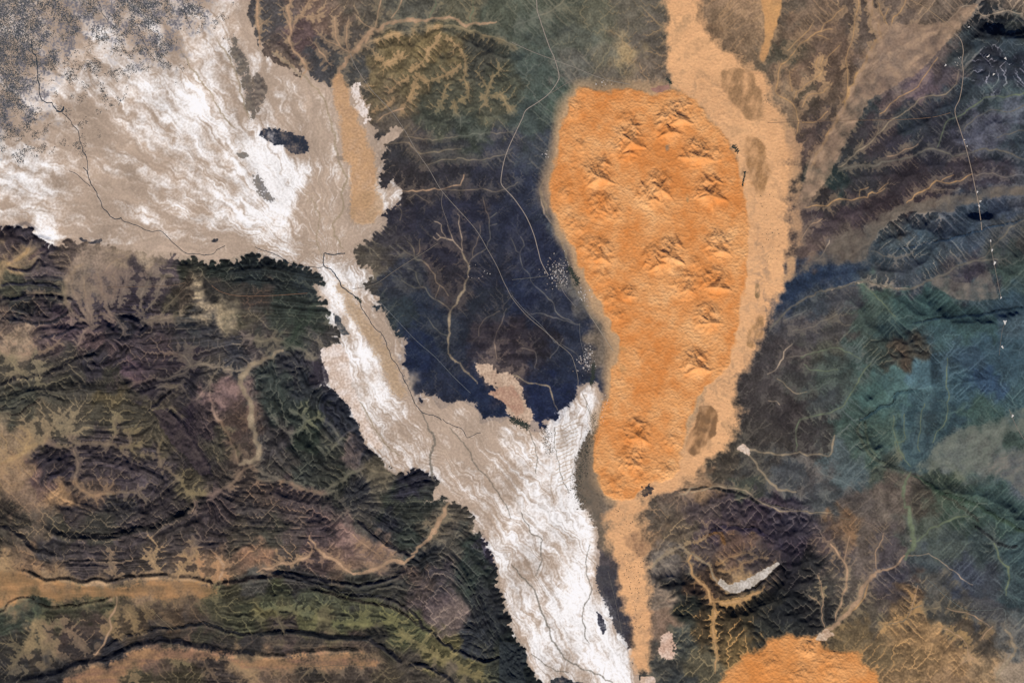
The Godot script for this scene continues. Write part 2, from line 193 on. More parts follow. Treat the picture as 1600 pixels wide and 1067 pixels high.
	[520, 700, 0x3a3c34, 0x74705a, 30, 60], [570, 700, 0x2a2c36, 0x50505a, 42, 20], [545, 705, 0x6f5c54, 0xa08878, 16, 40], [430, 730, 0x403c38, 0x746a5a, 34, 60], [480, 730, 0x343834, 0x686a5a, 38, 60],
	[530, 740, 0x333630, 0x686450, 38, 60], [590, 735, 0x4f4838, 0x84765a, 10, 50], [410, 770, 0x50413a, 0x947458, 34, 80], [560, 770, 0x333438, 0x686458, 38, 60], [590, 760, 0x605848, 0x9a8c70, 18, 50],
	[640, 760, 0x2c2c38, 0x4f4c58, 42, 20], [610, 780, 0x383e35, 0x646752, 24, 40], [650, 790, 0x363b34, 0x646450, 20, 40], [600, 820, 0x2e3038, 0x605f5a, 40, 40], [640, 840, 0x38403a, 0x6c6e62, 34, 60],
	[570, 820, 0x4a4640, 0x80745f, 26, 60], [680, 830, 0x544c3f, 0x94805f, 20, 60], [720, 800, 0x544c40, 0x9a8868, 20, 50], [660, 870, 0x2e3134, 0x605c54, 40, 40], [700, 850, 0x4c4840, 0x8c7f68, 26, 50],
	[730, 860, 0x36403a, 0x666c62, 40, 50], [745, 900, 0x36403a, 0x666c62, 40, 50], [760, 930, 0x2d3034, 0x5a6054, 42, 50], [770, 870, 0x34303f, 0x746c84, 30, 50], [780, 960, 0x2b2f34, 0x545a50, 42, 40],
	[680, 900, 0x4a4246, 0x94806f, 30, 60], [700, 960, 0x7a655c, 0xa8907c, 14, 60], [680, 940, 0x5c4c4c, 0xa08878, 22, 60], [650, 900, 0x55463f, 0x90745c, 30, 50], [740, 1000, 0x2f343c, 0x5f6058, 40, 40],
	[800, 1010, 0x262d2d, 0x44504a, 40, 30], [810, 1040, 0x262d2d, 0x44504a, 36, 30], [770, 1040, 0x34382f, 0x6c6c4f, 32, 60],
	# south-west: ridges and valleys
	[20, 920, 0xa8804f, 0xbf955f, 4, 50], [80, 918, 0xa57f58, 0xbc945f, 4, 40], [150, 918, 0x9c7a55, 0xb48f62, 4, 40], [230, 917, 0x9c7854, 0xb6905f, 4, 40], [290, 918, 0x9a7754, 0xb48c5c, 4, 50],
	[20, 945, 0x8f7450, 0xa88a5c, 6, 50], [130, 940, 0x54503a, 0x80744f, 8, 50], [60, 935, 0x3c4230, 0x6a6c4e, 10, 40], [15, 975, 0x3c4436, 0x5f664a, 12, 50], [45, 950, 0x3a4136, 0x60674c, 12, 50],
	[90, 955, 0x46442f, 0x74704a, 18, 60], [160, 950, 0x46442f, 0x74704a, 18, 60], [200, 940, 0x5a4c38, 0x94784f, 8, 60], [250, 945, 0x5c4a38, 0x94784f, 8, 60], [300, 950, 0x5f4c38, 0x8f724f, 7, 50],
	[330, 940, 0x4f4c34, 0x86784f, 8, 50], [15, 1010, 0x3a362f, 0x7a6a4c, 12, 80], [60, 990, 0x5f5640, 0x9c8258, 8, 100], [45, 1030, 0x40382f, 0x806c4f, 10, 100], [100, 985, 0x483a34, 0x8c7055, 9, 100],
	[120, 1010, 0x3a3230, 0x7c6650, 9, 90], [150, 975, 0x4a3c34, 0x947655, 8, 90], [180, 975, 0x5c4a34, 0x9a7c52, 8, 100], [220, 975, 0x50402f, 0x8a7048, 9, 100], [270, 965, 0x55422f, 0x84684a, 9, 60],
	[300, 970, 0x4c4038, 0x84684f, 12, 60], [20, 1055, 0x32302f, 0x706450, 14, 70], [80, 1050, 0x28282c, 0x54504a, 12, 50], [170, 1020, 0x2b2a2f, 0x504a48, 16, 30], [230, 995, 0x322e2f, 0x5c5048, 14, 30],
	[270, 995, 0x423930, 0x70624c, 14, 50], [320, 1000, 0x3a382c, 0x686046, 16, 60], [380, 970, 0x45462f, 0x7c764f, 26, 80], [430, 930, 0x41442f, 0x747650, 28, 80], [350, 930, 0x48442f, 0x80764f, 20, 70],
	[480, 935, 0x3f4332, 0x707350, 28, 80], [540, 950, 0x494c36, 0x7c7c4c, 28, 80], [420, 960, 0x5c552f, 0x867c4c, 14, 60], [480, 965, 0x5a5834, 0x868050, 14, 60], [560, 965, 0x555634, 0x827e4c, 14, 60],
	[600, 970, 0x505235, 0x7c7848, 22, 80], [640, 990, 0x545635, 0x867c4c, 20, 80], [690, 1020, 0x5a542f, 0x8f804f, 18, 80], [740, 1045, 0x4f4c30, 0x847648, 18, 80], [430, 975, 0x3c3330, 0x6c6048, 20, 60],
	[500, 975, 0x4c4630, 0x807650, 12, 50], [590, 990, 0x34322c, 0x605844, 30, 40], [400, 905, 0x4f4c44, 0x84786a, 14, 30], [470, 905, 0x3f3c3c, 0x70685c, 22, 30], [560, 925, 0x3c3c36, 0x686450, 24, 30],
	[620, 920, 0x42403a, 0x70685a, 30, 40], [330, 1015, 0x342f2f, 0x645444, 14, 40], [400, 1005, 0x34302e, 0x645646, 14, 40], [480, 1005, 0x3a342f, 0x685a48, 14, 40], [450, 1015, 0x483b38, 0x745f50, 14, 40],
	[560, 1010, 0x483c34, 0x78644f, 14, 40], [160, 1055, 0x7f5f44, 0xa47c54, 8, 60], [230, 1025, 0x6c5142, 0x947052, 5, 40], [300, 1020, 0x6a5244, 0x907054, 5, 40], [380, 1035, 0x90704c, 0xb08a5c, 6, 60],
	[440, 1035, 0x8a6a48, 0xac845a, 6, 60], [500, 1030, 0x84664a, 0xa8805a, 8, 60], [560, 1030, 0x745c42, 0x9a7c54, 8, 60], [220, 1050, 0x4c442f, 0x86704c, 14, 90], [290, 1050, 0x483f2c, 0x80704c, 14, 90],
	[350, 1055, 0x453a34, 0x80684f, 20, 60], [430, 1055, 0x6c5440, 0x9c785a, 10, 60], [490, 1055, 0x403830, 0x78664c, 18, 70], [560, 1050, 0x54463a, 0x84705a, 14, 60], [640, 1045, 0x4a4238, 0x7c6c54, 18, 50],
	[700, 1060, 0x50483a, 0x80705a, 12, 50], [610, 1060, 0x4a4030, 0x7c6c4c, 14, 60],
	# the old oasis and the salt plain (mostly covered by the plain's own crust)
	[100, 100, 0x9c8d84, 0xb09c8a, 1, 10], [250, 200, 0xac9780, 0xb8a48c, 1, 10], [450, 330, 0xa08a72, 0xb09a80, 1, 10], [600, 620, 0xac947a, 0xb8a084, 1, 10], [800, 800, 0xb0a08c, 0xb8a890, 1, 10],
	[930, 700, 0x655a4c, 0x8c7c68, 3, 20], [915, 800, 0x6f6050, 0x94826c, 3, 20], [940, 880, 0x50484a, 0x74685f, 3, 20], [960, 960, 0x44404a, 0x6c6260, 3, 20], [950, 830, 0x7c6a55, 0xa0866a, 3, 20],
	[885, 350, 0x484f5b, 0x84847c, 3, 15], [905, 450, 0x5f5c58, 0x8a857c, 3, 20], [945, 530, 0x7a6a58, 0xa08a70, 3, 20],
]
# how white the crust of the salt plain is (0 to 100)
var white := [
	[30, 250, 66], [60, 300, 56], [20, 200, 30], [150, 240, 18], [200, 150, 36], [250, 110, 52], [240, 140, 70], [290, 175, 80], [320, 250, 52], [250, 250, 26], [200, 300, 26], [150, 330, 12], [100, 350, 16], [75, 365, 88],
	[300, 330, 38], [350, 340, 64], [420, 245, 88], [440, 315, 97], [455, 280, 95], [400, 330, 74], [380, 180, 60], [300, 210, 62], [360, 90, 44], [420, 85, 50], [430, 115, 26], [465, 170, 12], [480, 220, 14], [500, 300, 5], [480, 330, 8],
	[485, 380, 16], [430, 380, 52], [350, 380, 14], [260, 360, 18], [550, 330, 8], [590, 340, 18], [615, 300, 60], [560, 160, 10], [560, 240, 10], [520, 200, 14], [500, 140, 16], [590, 250, 20], [603, 320, 88], [540, 380, 12], [520, 440, 92], [505, 460, 95], [545, 490, 34], [525, 480, 84], [565, 560, 92], [590, 610, 86], [560, 600, 56],
	[600, 520, 10], [620, 590, 8], [600, 680, 62], [585, 650, 70], [640, 720, 62], [650, 670, 24], [700, 700, 14], [720, 740, 30], [760, 680, 14], [770, 640, 30], [690, 660, 14], [740, 670, 12], [725, 635, 40], [800, 690, 48], [830, 720, 66], [850, 780, 72], [900, 680, 96], [920, 630, 82],
	[885, 740, 97], [880, 800, 97], [780, 760, 42], [700, 765, 44], [760, 800, 40], [800, 830, 60], [830, 850, 78], [820, 890, 52], [870, 880, 44], [905, 880, 92], [880, 950, 98], [840, 960, 50], [920, 980, 98], [870, 1010, 70], [950, 1020, 96], [805, 940, 82],
	[810, 970, 78], [900, 1045, 62], [840, 1010, 88], [100, 80, 32], [20, 100, 22], [300, 60, 30], [200, 60, 40], [130, 150, 40], [60, 200, 34], [330, 130, 46], [350, 30, 30], [780, 870, 74], [735, 815, 94], [680, 772, 96], [930, 640, 70],
]
# washes and stream beds: width, colour (0 takes the colour of the local washes), then the points u, v
var wash_tones := [0, 0xb69678, 0x9c8c74, 0xbb9569, 0x6e7860, 0xb8a48c, 0x6f6a60, 0x55504a, 0xb5a088, 0xd8c0a0]
var washes := [
	# upper middle
	[4, 1, 776, 34, 760, 37, 745, 37, 725, 38, 712, 32, 700, 27, 680, 28, 660, 32, 635, 33], [6, 1, 660, 32, 610, 35, 596, 42, 583, 50, 570, 63], [7, 1, 583, 50, 565, 66, 548, 84, 538, 97, 527, 115, 523, 130],
	[2, 1, 595, -40, 594, 0, 589, 20, 584, 44], [2, 1, 583, 44, 570, 38, 560, 28], [2, 1, 642, -10, 628, 0, 620, 15, 612, 30], [2, 4, 680, -10, 677, 15, 672, 28], [2, 4, 742, -10, 738, 20, 735, 34],
	[3, 1, 451, -40, 452, 0, 450, 20, 453, 40, 455, 52, 451, 66, 460, 80, 470, 92, 478, 106, 470, 125], [2, 1, 485, 0, 476, 14, 468, 26, 456, 44], [2, 1, 498, 22, 480, 26, 468, 28, 460, 36], [2, 1, 440, 14, 448, 32, 453, 42], [3, 1, 398, -40, 401, 0, 402, 40, 406, 72],
	[2, 1, 415, 30, 404, 45], [2, 1, 490, 68, 500, 82, 510, 94, 520, 104], [2, 1, 520, 28, 525, 60, 536, 76, 545, 84], [2, 1, 545, 35, 540, 60, 548, 82], [1.5, 1, 505, 58, 516, 66, 530, 72],
	[1.6, 0, 545, 84, 565, 72, 600, 58, 650, 46, 700, 40, 740, 48, 775, 60, 800, 68], [1.6, 0, 560, 66, 580, 78, 590, 92, 600, 98], [1.6, 0, 600, 98, 615, 92, 630, 85], [2, 0, 650, 105, 662, 90, 672, 75, 682, 62, 690, 50], [2, 0, 700, 60, 712, 68, 722, 80, 728, 100, 726, 120, 732, 145, 716, 160],
	[2, 0, 652, 118, 665, 126, 680, 122, 690, 118, 705, 112, 720, 100], [2, 0, 630, 165, 640, 150, 645, 135, 655, 122], [2, 0, 612, 140, 622, 130, 640, 122], [2, 0, 710, 160, 710, 176, 720, 184, 718, 200], [2, 0, 758, 160, 762, 140, 772, 120, 782, 108], [2, 0, 762, 140, 752, 120, 742, 112],
	[2, 0, 770, 150, 785, 150, 795, 165, 800, 178], [2, 0, 690, 162, 692, 145, 700, 130], [2.5, 1, 590, 190, 600, 180, 615, 174, 630, 170], [1.6, 0, 635, 215, 660, 218, 690, 216, 720, 211, 760, 208, 800, 206], [2, 0, 600, 228, 635, 222, 650, 236, 662, 240, 690, 235, 720, 232],
	[2, 0, 800, 40, 830, 30, 860, 18, 880, 0], [1.6, 0, 670, 258, 690, 250, 720, 248, 750, 250, 790, 240], [1.6, 0, 615, 155, 600, 168, 580, 175],
	# centre
	[3.4, 2, 745, 600, 735, 586, 722, 574, 708, 560, 700, 545, 702, 515, 704, 487, 715, 470, 722, 455, 728, 440, 733, 422, 729, 410, 722, 392], [2, 8, 722, 392, 712, 380, 700, 374, 690, 370, 682, 365], [1.5, 8, 712, 380, 704, 366, 700, 352], [1.5, 8, 722, 392, 722, 375, 718, 350, 715, 335],
	[1.4, 8, 690, 370, 684, 376, 676, 368], [1.4, 8, 697, 374, 690, 362, 688, 350, 678, 345], [1.8, 0, 732, 418, 738, 402, 752, 393, 762, 382, 766, 360, 764, 340, 757, 325, 754, 308], [1.3, 0, 764, 340, 775, 334], [1.3, 0, 766, 352, 776, 348], [1.3, 0, 740, 400, 740, 388, 747, 372, 750, 352],
	[2, 0, 704, 487, 692, 476, 678, 466, 668, 456, 660, 450, 648, 450, 636, 446, 628, 436], [2, 0, 700, 460, 692, 448, 682, 440, 676, 425, 664, 410, 650, 402, 644, 388, 636, 376], [1.3, 0, 650, 402, 640, 396, 630, 392], [1.3, 0, 650, 400, 656, 386, 657, 372], [1.3, 0, 680, 466, 686, 452, 688, 446],
	[1.5, 0, 660, 450, 652, 436, 648, 424, 638, 418], [1.3, 0, 702, 525, 690, 520, 678, 510, 668, 498], [1.4, 0, 750, 525, 748, 510, 760, 496, 780, 486], [1.4, 0, 778, 560, 772, 545, 776, 520, 786, 500, 790, 480], [1.4, 0, 810, 285, 780, 298, 745, 296, 712, 298, 690, 296], [2, 1, 628, 298, 660, 298, 690, 294, 718, 288, 724, 272],
	[1.4, 0, 640, 308, 650, 304, 660, 312, 668, 318], [1.4, 0, 625, 345, 628, 330, 622, 322], [1.5, 0, 814, 372, 818, 385, 812, 395, 815, 415, 828, 430, 835, 445, 862, 470, 874, 490, 900, 507], [1.2, 0, 812, 395, 804, 385, 800, 370], [1.4, 0, 905, 507, 880, 500, 850, 492, 830, 490], [1.4, 0, 835, 575, 840, 560, 835, 548, 815, 545],
	[1.4, 0, 860, 560, 870, 545, 880, 530], [1.4, 0, 905, 560, 890, 545, 870, 535], [2, 2, 870, 640, 862, 620, 858, 604, 830, 600, 800, 585],
	# along the western foot of the sand sea
	[4, 6, 848, 280, 846, 300, 852, 320, 862, 345, 872, 365, 880, 385, 888, 405], [3, 5, 846, 305, 850, 330, 864, 352], [5, 6, 888, 405, 895, 440, 905, 460, 915, 475, 930, 500, 945, 525],
	# north-east
	[1.58, 3, 1317, 13, 1304, 26, 1290, 38, 1280, 50, 1262, 60, 1248, 72, 1240, 84, 1228, 96, 1220, 100, 1217, 120, 1212, 142, 1222, 152, 1238, 162, 1247, 180, 1248, 195, 1243, 212, 1238, 228], [1.01, 3, 1300, 46, 1290, 46, 1282, 50], [1.01, 3, 1296, 60, 1286, 58, 1278, 54],
	[1.01, 3, 1232, 80, 1240, 70, 1255, 55, 1270, 40], [1.44, 3, 1312, 72, 1298, 84, 1290, 98, 1284, 112, 1272, 124, 1258, 134, 1246, 144, 1241, 154], [1.01, 3, 1288, 88, 1284, 100, 1286, 110], [1.01, 3, 1278, 90, 1276, 102, 1284, 110], [1.01, 3, 1234, 112, 1236, 130, 1238, 142],
	[1.3, 3, 1294, 136, 1288, 146, 1272, 147, 1260, 152, 1255, 165], [0.94, 3, 1294, 174, 1284, 184, 1270, 190, 1255, 192], [1.3, 3, 1343, -20, 1341, 10, 1335, 35, 1333, 60, 1326, 80, 1323, 100, 1325, 125, 1324, 145, 1318, 162], [5, 3, 1357, -20, 1360, 10, 1366, 26, 1374, 40, 1374, 56, 1362, 78, 1350, 100, 1340, 120, 1330, 140, 1318, 170, 1304, 195, 1290, 220, 1276, 240, 1268, 262],
	[1.73, 3, 1420, 0, 1410, 14, 1400, 26, 1392, 40], [1.15, 3, 1388, 14, 1384, 26, 1388, 38], [1.08, 3, 1372, 4, 1378, 20, 1384, 34], [1.44, 5, 1600, 22, 1575, 18, 1555, 20, 1536, 24, 1528, 12, 1512, 8, 1495, 20, 1480, 36], [1.15, 3, 1466, 90, 1454, 108, 1444, 122, 1432, 138, 1416, 146, 1402, 154, 1388, 168, 1377, 178],
	[2.16, 4, 1640, 130, 1600, 146, 1575, 150, 1545, 152, 1526, 164, 1508, 176, 1496, 184, 1480, 192, 1472, 210, 1466, 228], [1.73, 2, 1500, 112, 1494, 130, 1484, 144, 1468, 150, 1448, 150, 1434, 158, 1420, 172, 1400, 184, 1382, 200, 1368, 214, 1356, 226, 1338, 238, 1322, 254, 1310, 262],
	[1.15, 0, 1372, 190, 1372, 204, 1368, 214], [1.15, 0, 1345, 230, 1348, 218], [2.45, 6, 1640, 262, 1600, 250, 1572, 236, 1540, 233, 1510, 240, 1488, 244, 1466, 234, 1440, 236, 1420, 246, 1390, 252, 1360, 258, 1330, 260, 1310, 268], [1.3, 1, 1436, 226, 1422, 232, 1404, 240, 1388, 246],
	[1.3, 6, 1640, 155, 1600, 165, 1585, 174, 1560, 172, 1535, 178, 1518, 190, 1506, 204], [1.44, 6, 1560, 214, 1590, 206, 1640, 200],
	# east
	[1.87, 3, 1258, 323, 1275, 321, 1292, 320, 1306, 313, 1326, 313, 1342, 309, 1355, 310, 1362, 300, 1372, 300, 1384, 294], [1.15, 3, 1343, 309, 1346, 298, 1358, 294], [1.01, 3, 1372, 300, 1384, 288, 1390, 286], [2.02, 3, 1418, 318, 1432, 306, 1446, 296, 1458, 288, 1465, 284, 1478, 286, 1492, 284, 1506, 278, 1518, 270], [1.01, 3, 1470, 284, 1480, 278, 1492, 274],
	[1.15, 0, 1460, 296, 1480, 297, 1500, 296], [1.44, 1, 1254, 374, 1260, 364, 1268, 352, 1278, 346, 1286, 342], [1.15, 0, 1640, 268, 1600, 272, 1570, 276, 1545, 270, 1525, 274], [1.87, 5, 1296, 376, 1290, 392, 1275, 405],
	[3.2, 6, 1560, 408, 1535, 406, 1510, 412, 1488, 420, 1470, 432, 1450, 440, 1425, 451, 1398, 450, 1370, 445, 1345, 440, 1318, 448, 1285, 455, 1262, 465, 1238, 480, 1218, 498, 1200, 518], [1.73, 5, 1425, 451, 1398, 450, 1370, 446, 1345, 441, 1300, 452], [2.16, 6, 1640, 340, 1600, 346, 1578, 358, 1562, 374, 1548, 392, 1530, 406],
	[1.44, 0, 1262, 484, 1240, 495, 1226, 502], [1.15, 6, 1362, 392, 1400, 402, 1430, 392], [1.73, 4, 1345, 440, 1362, 455, 1378, 470, 1390, 488, 1400, 495], [1.01, 0, 1240, 517, 1265, 512, 1290, 500, 1310, 490],
	[1.87, 4, 1245, 706, 1244, 680, 1247, 660, 1268, 652, 1295, 646, 1315, 636, 1328, 618, 1340, 600, 1350, 580, 1362, 565], [3, 2, 1150, 703, 1180, 706, 1215, 709, 1240, 707, 1256, 708, 1280, 712, 1300, 708, 1304, 680], [1.15, 2, 1213, 590, 1226, 598, 1240, 612, 1250, 616, 1262, 612],
	[1.01, 0, 1250, 616, 1275, 608, 1300, 596], [1.73, 5, 1200, 585, 1212, 578, 1224, 560, 1228, 545, 1240, 538], [1.01, 0, 1228, 560, 1250, 556, 1275, 550], [1.44, 4, 1256, 570, 1280, 580, 1310, 578], [1.44, 4, 1252, 558, 1280, 550, 1310, 545, 1345, 560],
	[1.15, 5, 1200, 625, 1212, 626, 1219, 632], [1.15, 0, 1270, 720, 1285, 738, 1305, 748, 1330, 758], [3.4, 2, 1162, 706, 1176, 716, 1190, 738, 1205, 756, 1222, 766, 1245, 770], [1.01, 0, 1252, 712, 1262, 720], [0.94, 0, 1250, 770, 1252, 782], [0.94, 0, 1225, 768, 1228, 778], [0.94, 0, 1290, 772, 1294, 784],
	[1.58, 4, 1482, 560, 1480, 590, 1482, 615, 1481, 650, 1470, 670, 1458, 690], [1.01, 4, 1445, 630, 1440, 655, 1436, 690, 1438, 705], [1.01, 4, 1412, 648, 1415, 670, 1412, 690, 1398, 690, 1404, 705, 1420, 722], [1.01, 4, 1396, 650, 1398, 680, 1412, 712, 1422, 730],
	[5, 4, 1421, 738, 1414, 756, 1412, 780, 1416, 796], [7, 4, 1418, 792, 1424, 815, 1428, 835, 1424, 856, 1414, 872], [1.73, 5, 1424, 846, 1432, 846], [3.24, 1, 1426, 866, 1410, 872, 1398, 884, 1382, 890, 1368, 894], [2.88, 4, 1432, 845, 1452, 828, 1470, 818, 1490, 812, 1512, 805],
	[1.44, 8, 1425, 868, 1445, 866, 1460, 870, 1475, 880, 1490, 890, 1505, 904, 1520, 914], [7, 1, 1376, 890, 1364, 900, 1354, 916, 1344, 934, 1334, 946, 1320, 962, 1300, 980, 1286, 992], [2.88, 3, 1368, 896, 1356, 916, 1347, 938, 1330, 958], [2.88, 1, 1298, 850, 1310, 866, 1320, 878, 1324, 900, 1322, 918, 1317, 936, 1310, 954, 1306, 970],
	[1.3, 1, 1380, 832, 1374, 852, 1368, 864, 1370, 878, 1371, 890], [1.44, 1, 1277, 900, 1284, 918, 1286, 935, 1284, 955, 1287, 980], [1.01, 1, 1265, 930, 1284, 945], [1.01, 1, 1330, 838, 1324, 858, 1321, 876], [2.88, 4, 1556, 848, 1563, 872, 1574, 888, 1576, 910, 1572, 930], [1.44, 6, 1440, 948, 1425, 952, 1415, 968, 1390, 974],
	[5, 2, 1574, 984, 1584, 1002, 1583, 1022, 1572, 1038, 1562, 1052, 1554, 1080], [1.44, 1, 1553, 980, 1540, 990, 1536, 998], [1.3, 1, 1476, 984, 1498, 992, 1508, 1004, 1514, 1022, 1522, 1028], [1.44, 1, 1548, 980, 1530, 966, 1505, 958, 1480, 950], [1.3, 1, 1500, 1040, 1522, 1028], [1.15, 1, 1420, 960, 1430, 938, 1436, 915],
	[1.3, 0, 1380, 976, 1410, 965, 1440, 955, 1470, 948],
	# round mountain and around
	[5, 2, 1006, 888, 1026, 880, 1040, 868, 1056, 858, 1068, 856], [3.4, 2, 1068, 856, 1084, 868, 1100, 878, 1112, 892, 1118, 906, 1126, 916, 1142, 926], [4, 3, 1080, 866, 1078, 884, 1086, 902, 1100, 914, 1108, 926, 1112, 940], [4, 3, 1112, 940, 1130, 940, 1156, 940, 1180, 928, 1198, 916],
	[2.4, 3, 1114, 940, 1118, 960, 1116, 990, 1120, 1020, 1118, 1050], [2, 0, 1070, 852, 1090, 846, 1104, 836, 1106, 820], [1.8, 0, 1120, 885, 1140, 872, 1160, 864, 1180, 866], [1.8, 0, 1122, 892, 1145, 890, 1170, 878, 1200, 870], [2, 2, 1080, 770, 1120, 760, 1160, 766, 1200, 790, 1240, 800, 1300, 800], [3, 2, 1060, 775, 1075, 768, 1090, 760],
	# far west: alluvial fans and valleys
	[6.25, 0, 108, 480, 100, 460, 104, 440, 114, 424, 126, 410], [3.75, 0, 98, 445, 106, 480, 125, 500, 142, 508], [2.5, 0, 100, 460, 84, 458, 60, 458, 40, 460], [3, 0, 142, 508, 130, 490, 122, 470, 112, 450, 112, 430], [3, 0, 143, 505, 136, 480, 132, 455, 130, 435], [3.75, 0, 182, 500, 168, 482, 160, 460, 156, 440, 150, 425],
	[2.5, 0, 182, 500, 168, 495, 155, 493, 145, 497], [2.5, 0, 182, 500, 192, 512, 188, 525], [2.5, 0, 226, 502, 221, 485, 218, 470, 222, 455, 230, 440, 238, 420], [1.88, 0, 226, 502, 215, 485, 205, 478], [1.88, 0, 172, 480, 178, 460, 180, 440, 172, 430], [1.88, 0, 184, 480, 190, 455, 196, 440, 198, 425],
	[1.88, 0, 226, 502, 250, 492, 262, 475, 280, 460], [1.88, 0, 222, 490, 240, 470, 250, 445, 256, 430], [1.88, 0, 108, 480, 110, 508], [1.88, 0, 160, 425, 180, 408, 200, 398], [2.5, 0, 142, 508, 128, 525, 120, 545], [2, 0, 228, 502, 250, 498, 280, 492, 285, 480], [2, 0, 175, 430, 190, 410], [2.5, 0, 40, 560, 10, 552, -20, 540],
	[6.25, 0, 10, 415, 25, 405, 40, 392, 52, 378], [4.25, 0, 0, 552, 12, 556, 30, 556, 50, 550, 75, 545, 90, 535], [2.5, 0, 45, 553, 52, 565, 58, 580, 60, 592], [2, 0, 10, 556, 25, 575, 40, 590],
	[6.25, 0, -30, 736, 0, 726, 16, 718, 30, 708, 44, 700, 60, 694, 75, 692, 90, 695, 100, 699, 112, 702], [5, 0, 100, 698, 116, 694, 130, 692, 150, 692, 170, 693, 186, 700, 200, 696, 222, 697], [3.75, 0, 113, 702, 118, 712, 118, 730, 117, 746, 122, 758, 130, 768, 146, 774, 165, 772, 190, 770, 214, 769], [2.25, 0, 117, 746, 112, 758], [2.25, 0, 214, 769, 222, 778, 227, 790], [2.25, 0, 146, 774, 150, 784],
	[3, 0, 204, 695, 200, 680, 205, 670], [2.5, 0, 172, 692, 178, 678, 176, 660, 182, 645], [2.5, 0, 70, 692, 76, 675, 90, 655, 100, 648], [3, 0, 118, 680, 110, 690, 105, 670, 112, 650], [2.5, 0, 40, 700, 45, 680, 38, 665], [2.25, 0, 186, 700, 200, 712],
	[4.25, 0, 400, 724, 386, 732, 374, 742, 362, 754, 348, 764, 330, 772, 312, 771, 296, 770, 286, 762, 274, 744, 258, 732, 250, 720, 246, 706, 252, 692], [2.5, 0, 296, 770, 304, 785, 298, 800], [2.5, 0, 250, 715, 230, 712, 220, 708], [7.5, 2, 440, 545, 425, 556, 408, 562, 394, 574, 378, 592, 376, 602, 384, 614, 388, 632, 391, 655, 396, 680, 402, 698, 400, 714, 385, 722, 374, 730],
	[2.5, 0, 438, 546, 410, 566, 385, 576, 360, 578, 340, 574, 318, 568, 300, 572, 275, 582], [3.25, 0, 340, 576, 330, 592, 328, 612, 330, 636, 340, 655, 348, 670, 360, 685, 366, 705, 370, 726], [2.5, 0, 328, 600, 318, 612, 308, 624, 296, 622, 290, 610, 285, 602, 272, 604, 256, 604, 242, 608], [2, 0, 300, 572, 280, 584, 255, 592, 225, 594, 205, 598],
	[2, 0, 300, 572, 285, 558, 270, 552], [3.75, 0, 440, 545, 452, 540, 468, 544, 482, 552, 490, 570, 500, 592, 510, 602], [3.75, 0, 482, 552, 496, 560, 512, 558, 530, 552], [3, 0, 450, 540, 440, 532, 420, 530, 400, 534, 380, 526],
	[3.75, 0, 398, 734, 420, 746, 445, 752, 468, 762, 490, 768, 508, 770, 520, 766], [3.75, 0, 508, 770, 522, 756, 536, 748, 550, 738, 570, 732, 590, 736, 610, 738], [2.5, 0, 398, 745, 412, 750, 430, 748], [3.75, 0, 530, 682, 520, 668, 510, 658, 495, 654, 478, 656, 470, 648, 452, 640], [2.5, 0, 478, 656, 468, 672, 450, 675, 436, 665, 420, 640], [3.75, 0, 528, 690, 540, 678, 560, 668],
	[2.5, 0, 530, 690, 518, 704, 505, 712], [2.5, 0, 525, 775, 535, 790, 548, 800], [7.5, 1, 700, 786, 694, 800, 684, 818, 674, 834], [5, 1, 684, 818, 668, 842, 654, 856, 644, 868], [5.75, 1, 646, 870, 630, 876, 610, 878, 595, 884, 575, 892, 552, 897], [3.75, 1, 552, 897, 540, 890, 528, 880, 512, 872, 500, 862, 490, 850, 482, 838], [3, 1, 400, 893, 440, 882, 475, 872, 488, 862, 482, 845],
	[2.5, 1, 595, 872, 578, 856, 562, 846, 552, 835], [5, 1, 340, 905, 348, 885, 335, 870], [2.5, 0, 335, 915, 340, 895, 344, 872], [2.5, 0, 275, 906, 288, 885, 298, 860, 305, 845], [2.5, 0, 300, 905, 310, 880, 300, 855], [2.5, 0, 245, 895, 240, 880, 232, 865], [2.5, 0, 180, 900, 170, 880, 175, 860], [2.5, 0, 20, 893, 10, 880, 0, 870],
	[3, 1, 180, 925, 180, 950, 172, 965, 170, 985, 155, 1015, 146, 1022], [2.5, 0, 170, 985, 180, 994, 190, 1000], [2.5, 0, 195, 955, 206, 970, 210, 985, 222, 992], [2.25, 0, 222, 948, 240, 970, 262, 982], [3.75, 0, 52, 950, 54, 975, 48, 995, 38, 1015, 20, 1040], [2.5, 0, 54, 976, 70, 1000, 82, 1020, 98, 1035], [2.5, 0, 55, 976, 85, 978, 108, 988, 124, 1006, 140, 1020], [2.5, 0, 58, 978, 40, 1008, 42, 1030],
	[2.5, 0, 60, 978, 66, 1010, 70, 1040], [4.25, 0, 410, 952, 430, 950, 460, 956, 500, 968, 540, 975, 580, 976, 610, 972], [4.25, 0, 610, 972, 625, 985, 645, 1000, 665, 1015, 690, 1032, 720, 1048, 750, 1060], [2.5, 0, 430, 950, 438, 975, 442, 992], [2.5, 0, 400, 962, 420, 952], [3.75, 0, 160, 1060, 190, 1040, 220, 1030, 260, 1026, 310, 1020, 350, 1030, 390, 1048],
	[2.5, 0, 316, 1022, 320, 1040, 330, 1055], [2.5, 0, 480, 1040, 440, 1042, 400, 1052, 380, 1060], [3, 0, 178, 932, 178, 948], [2.25, 0, 480, 1012, 450, 1010, 420, 1005],
	# beds on the salt plain
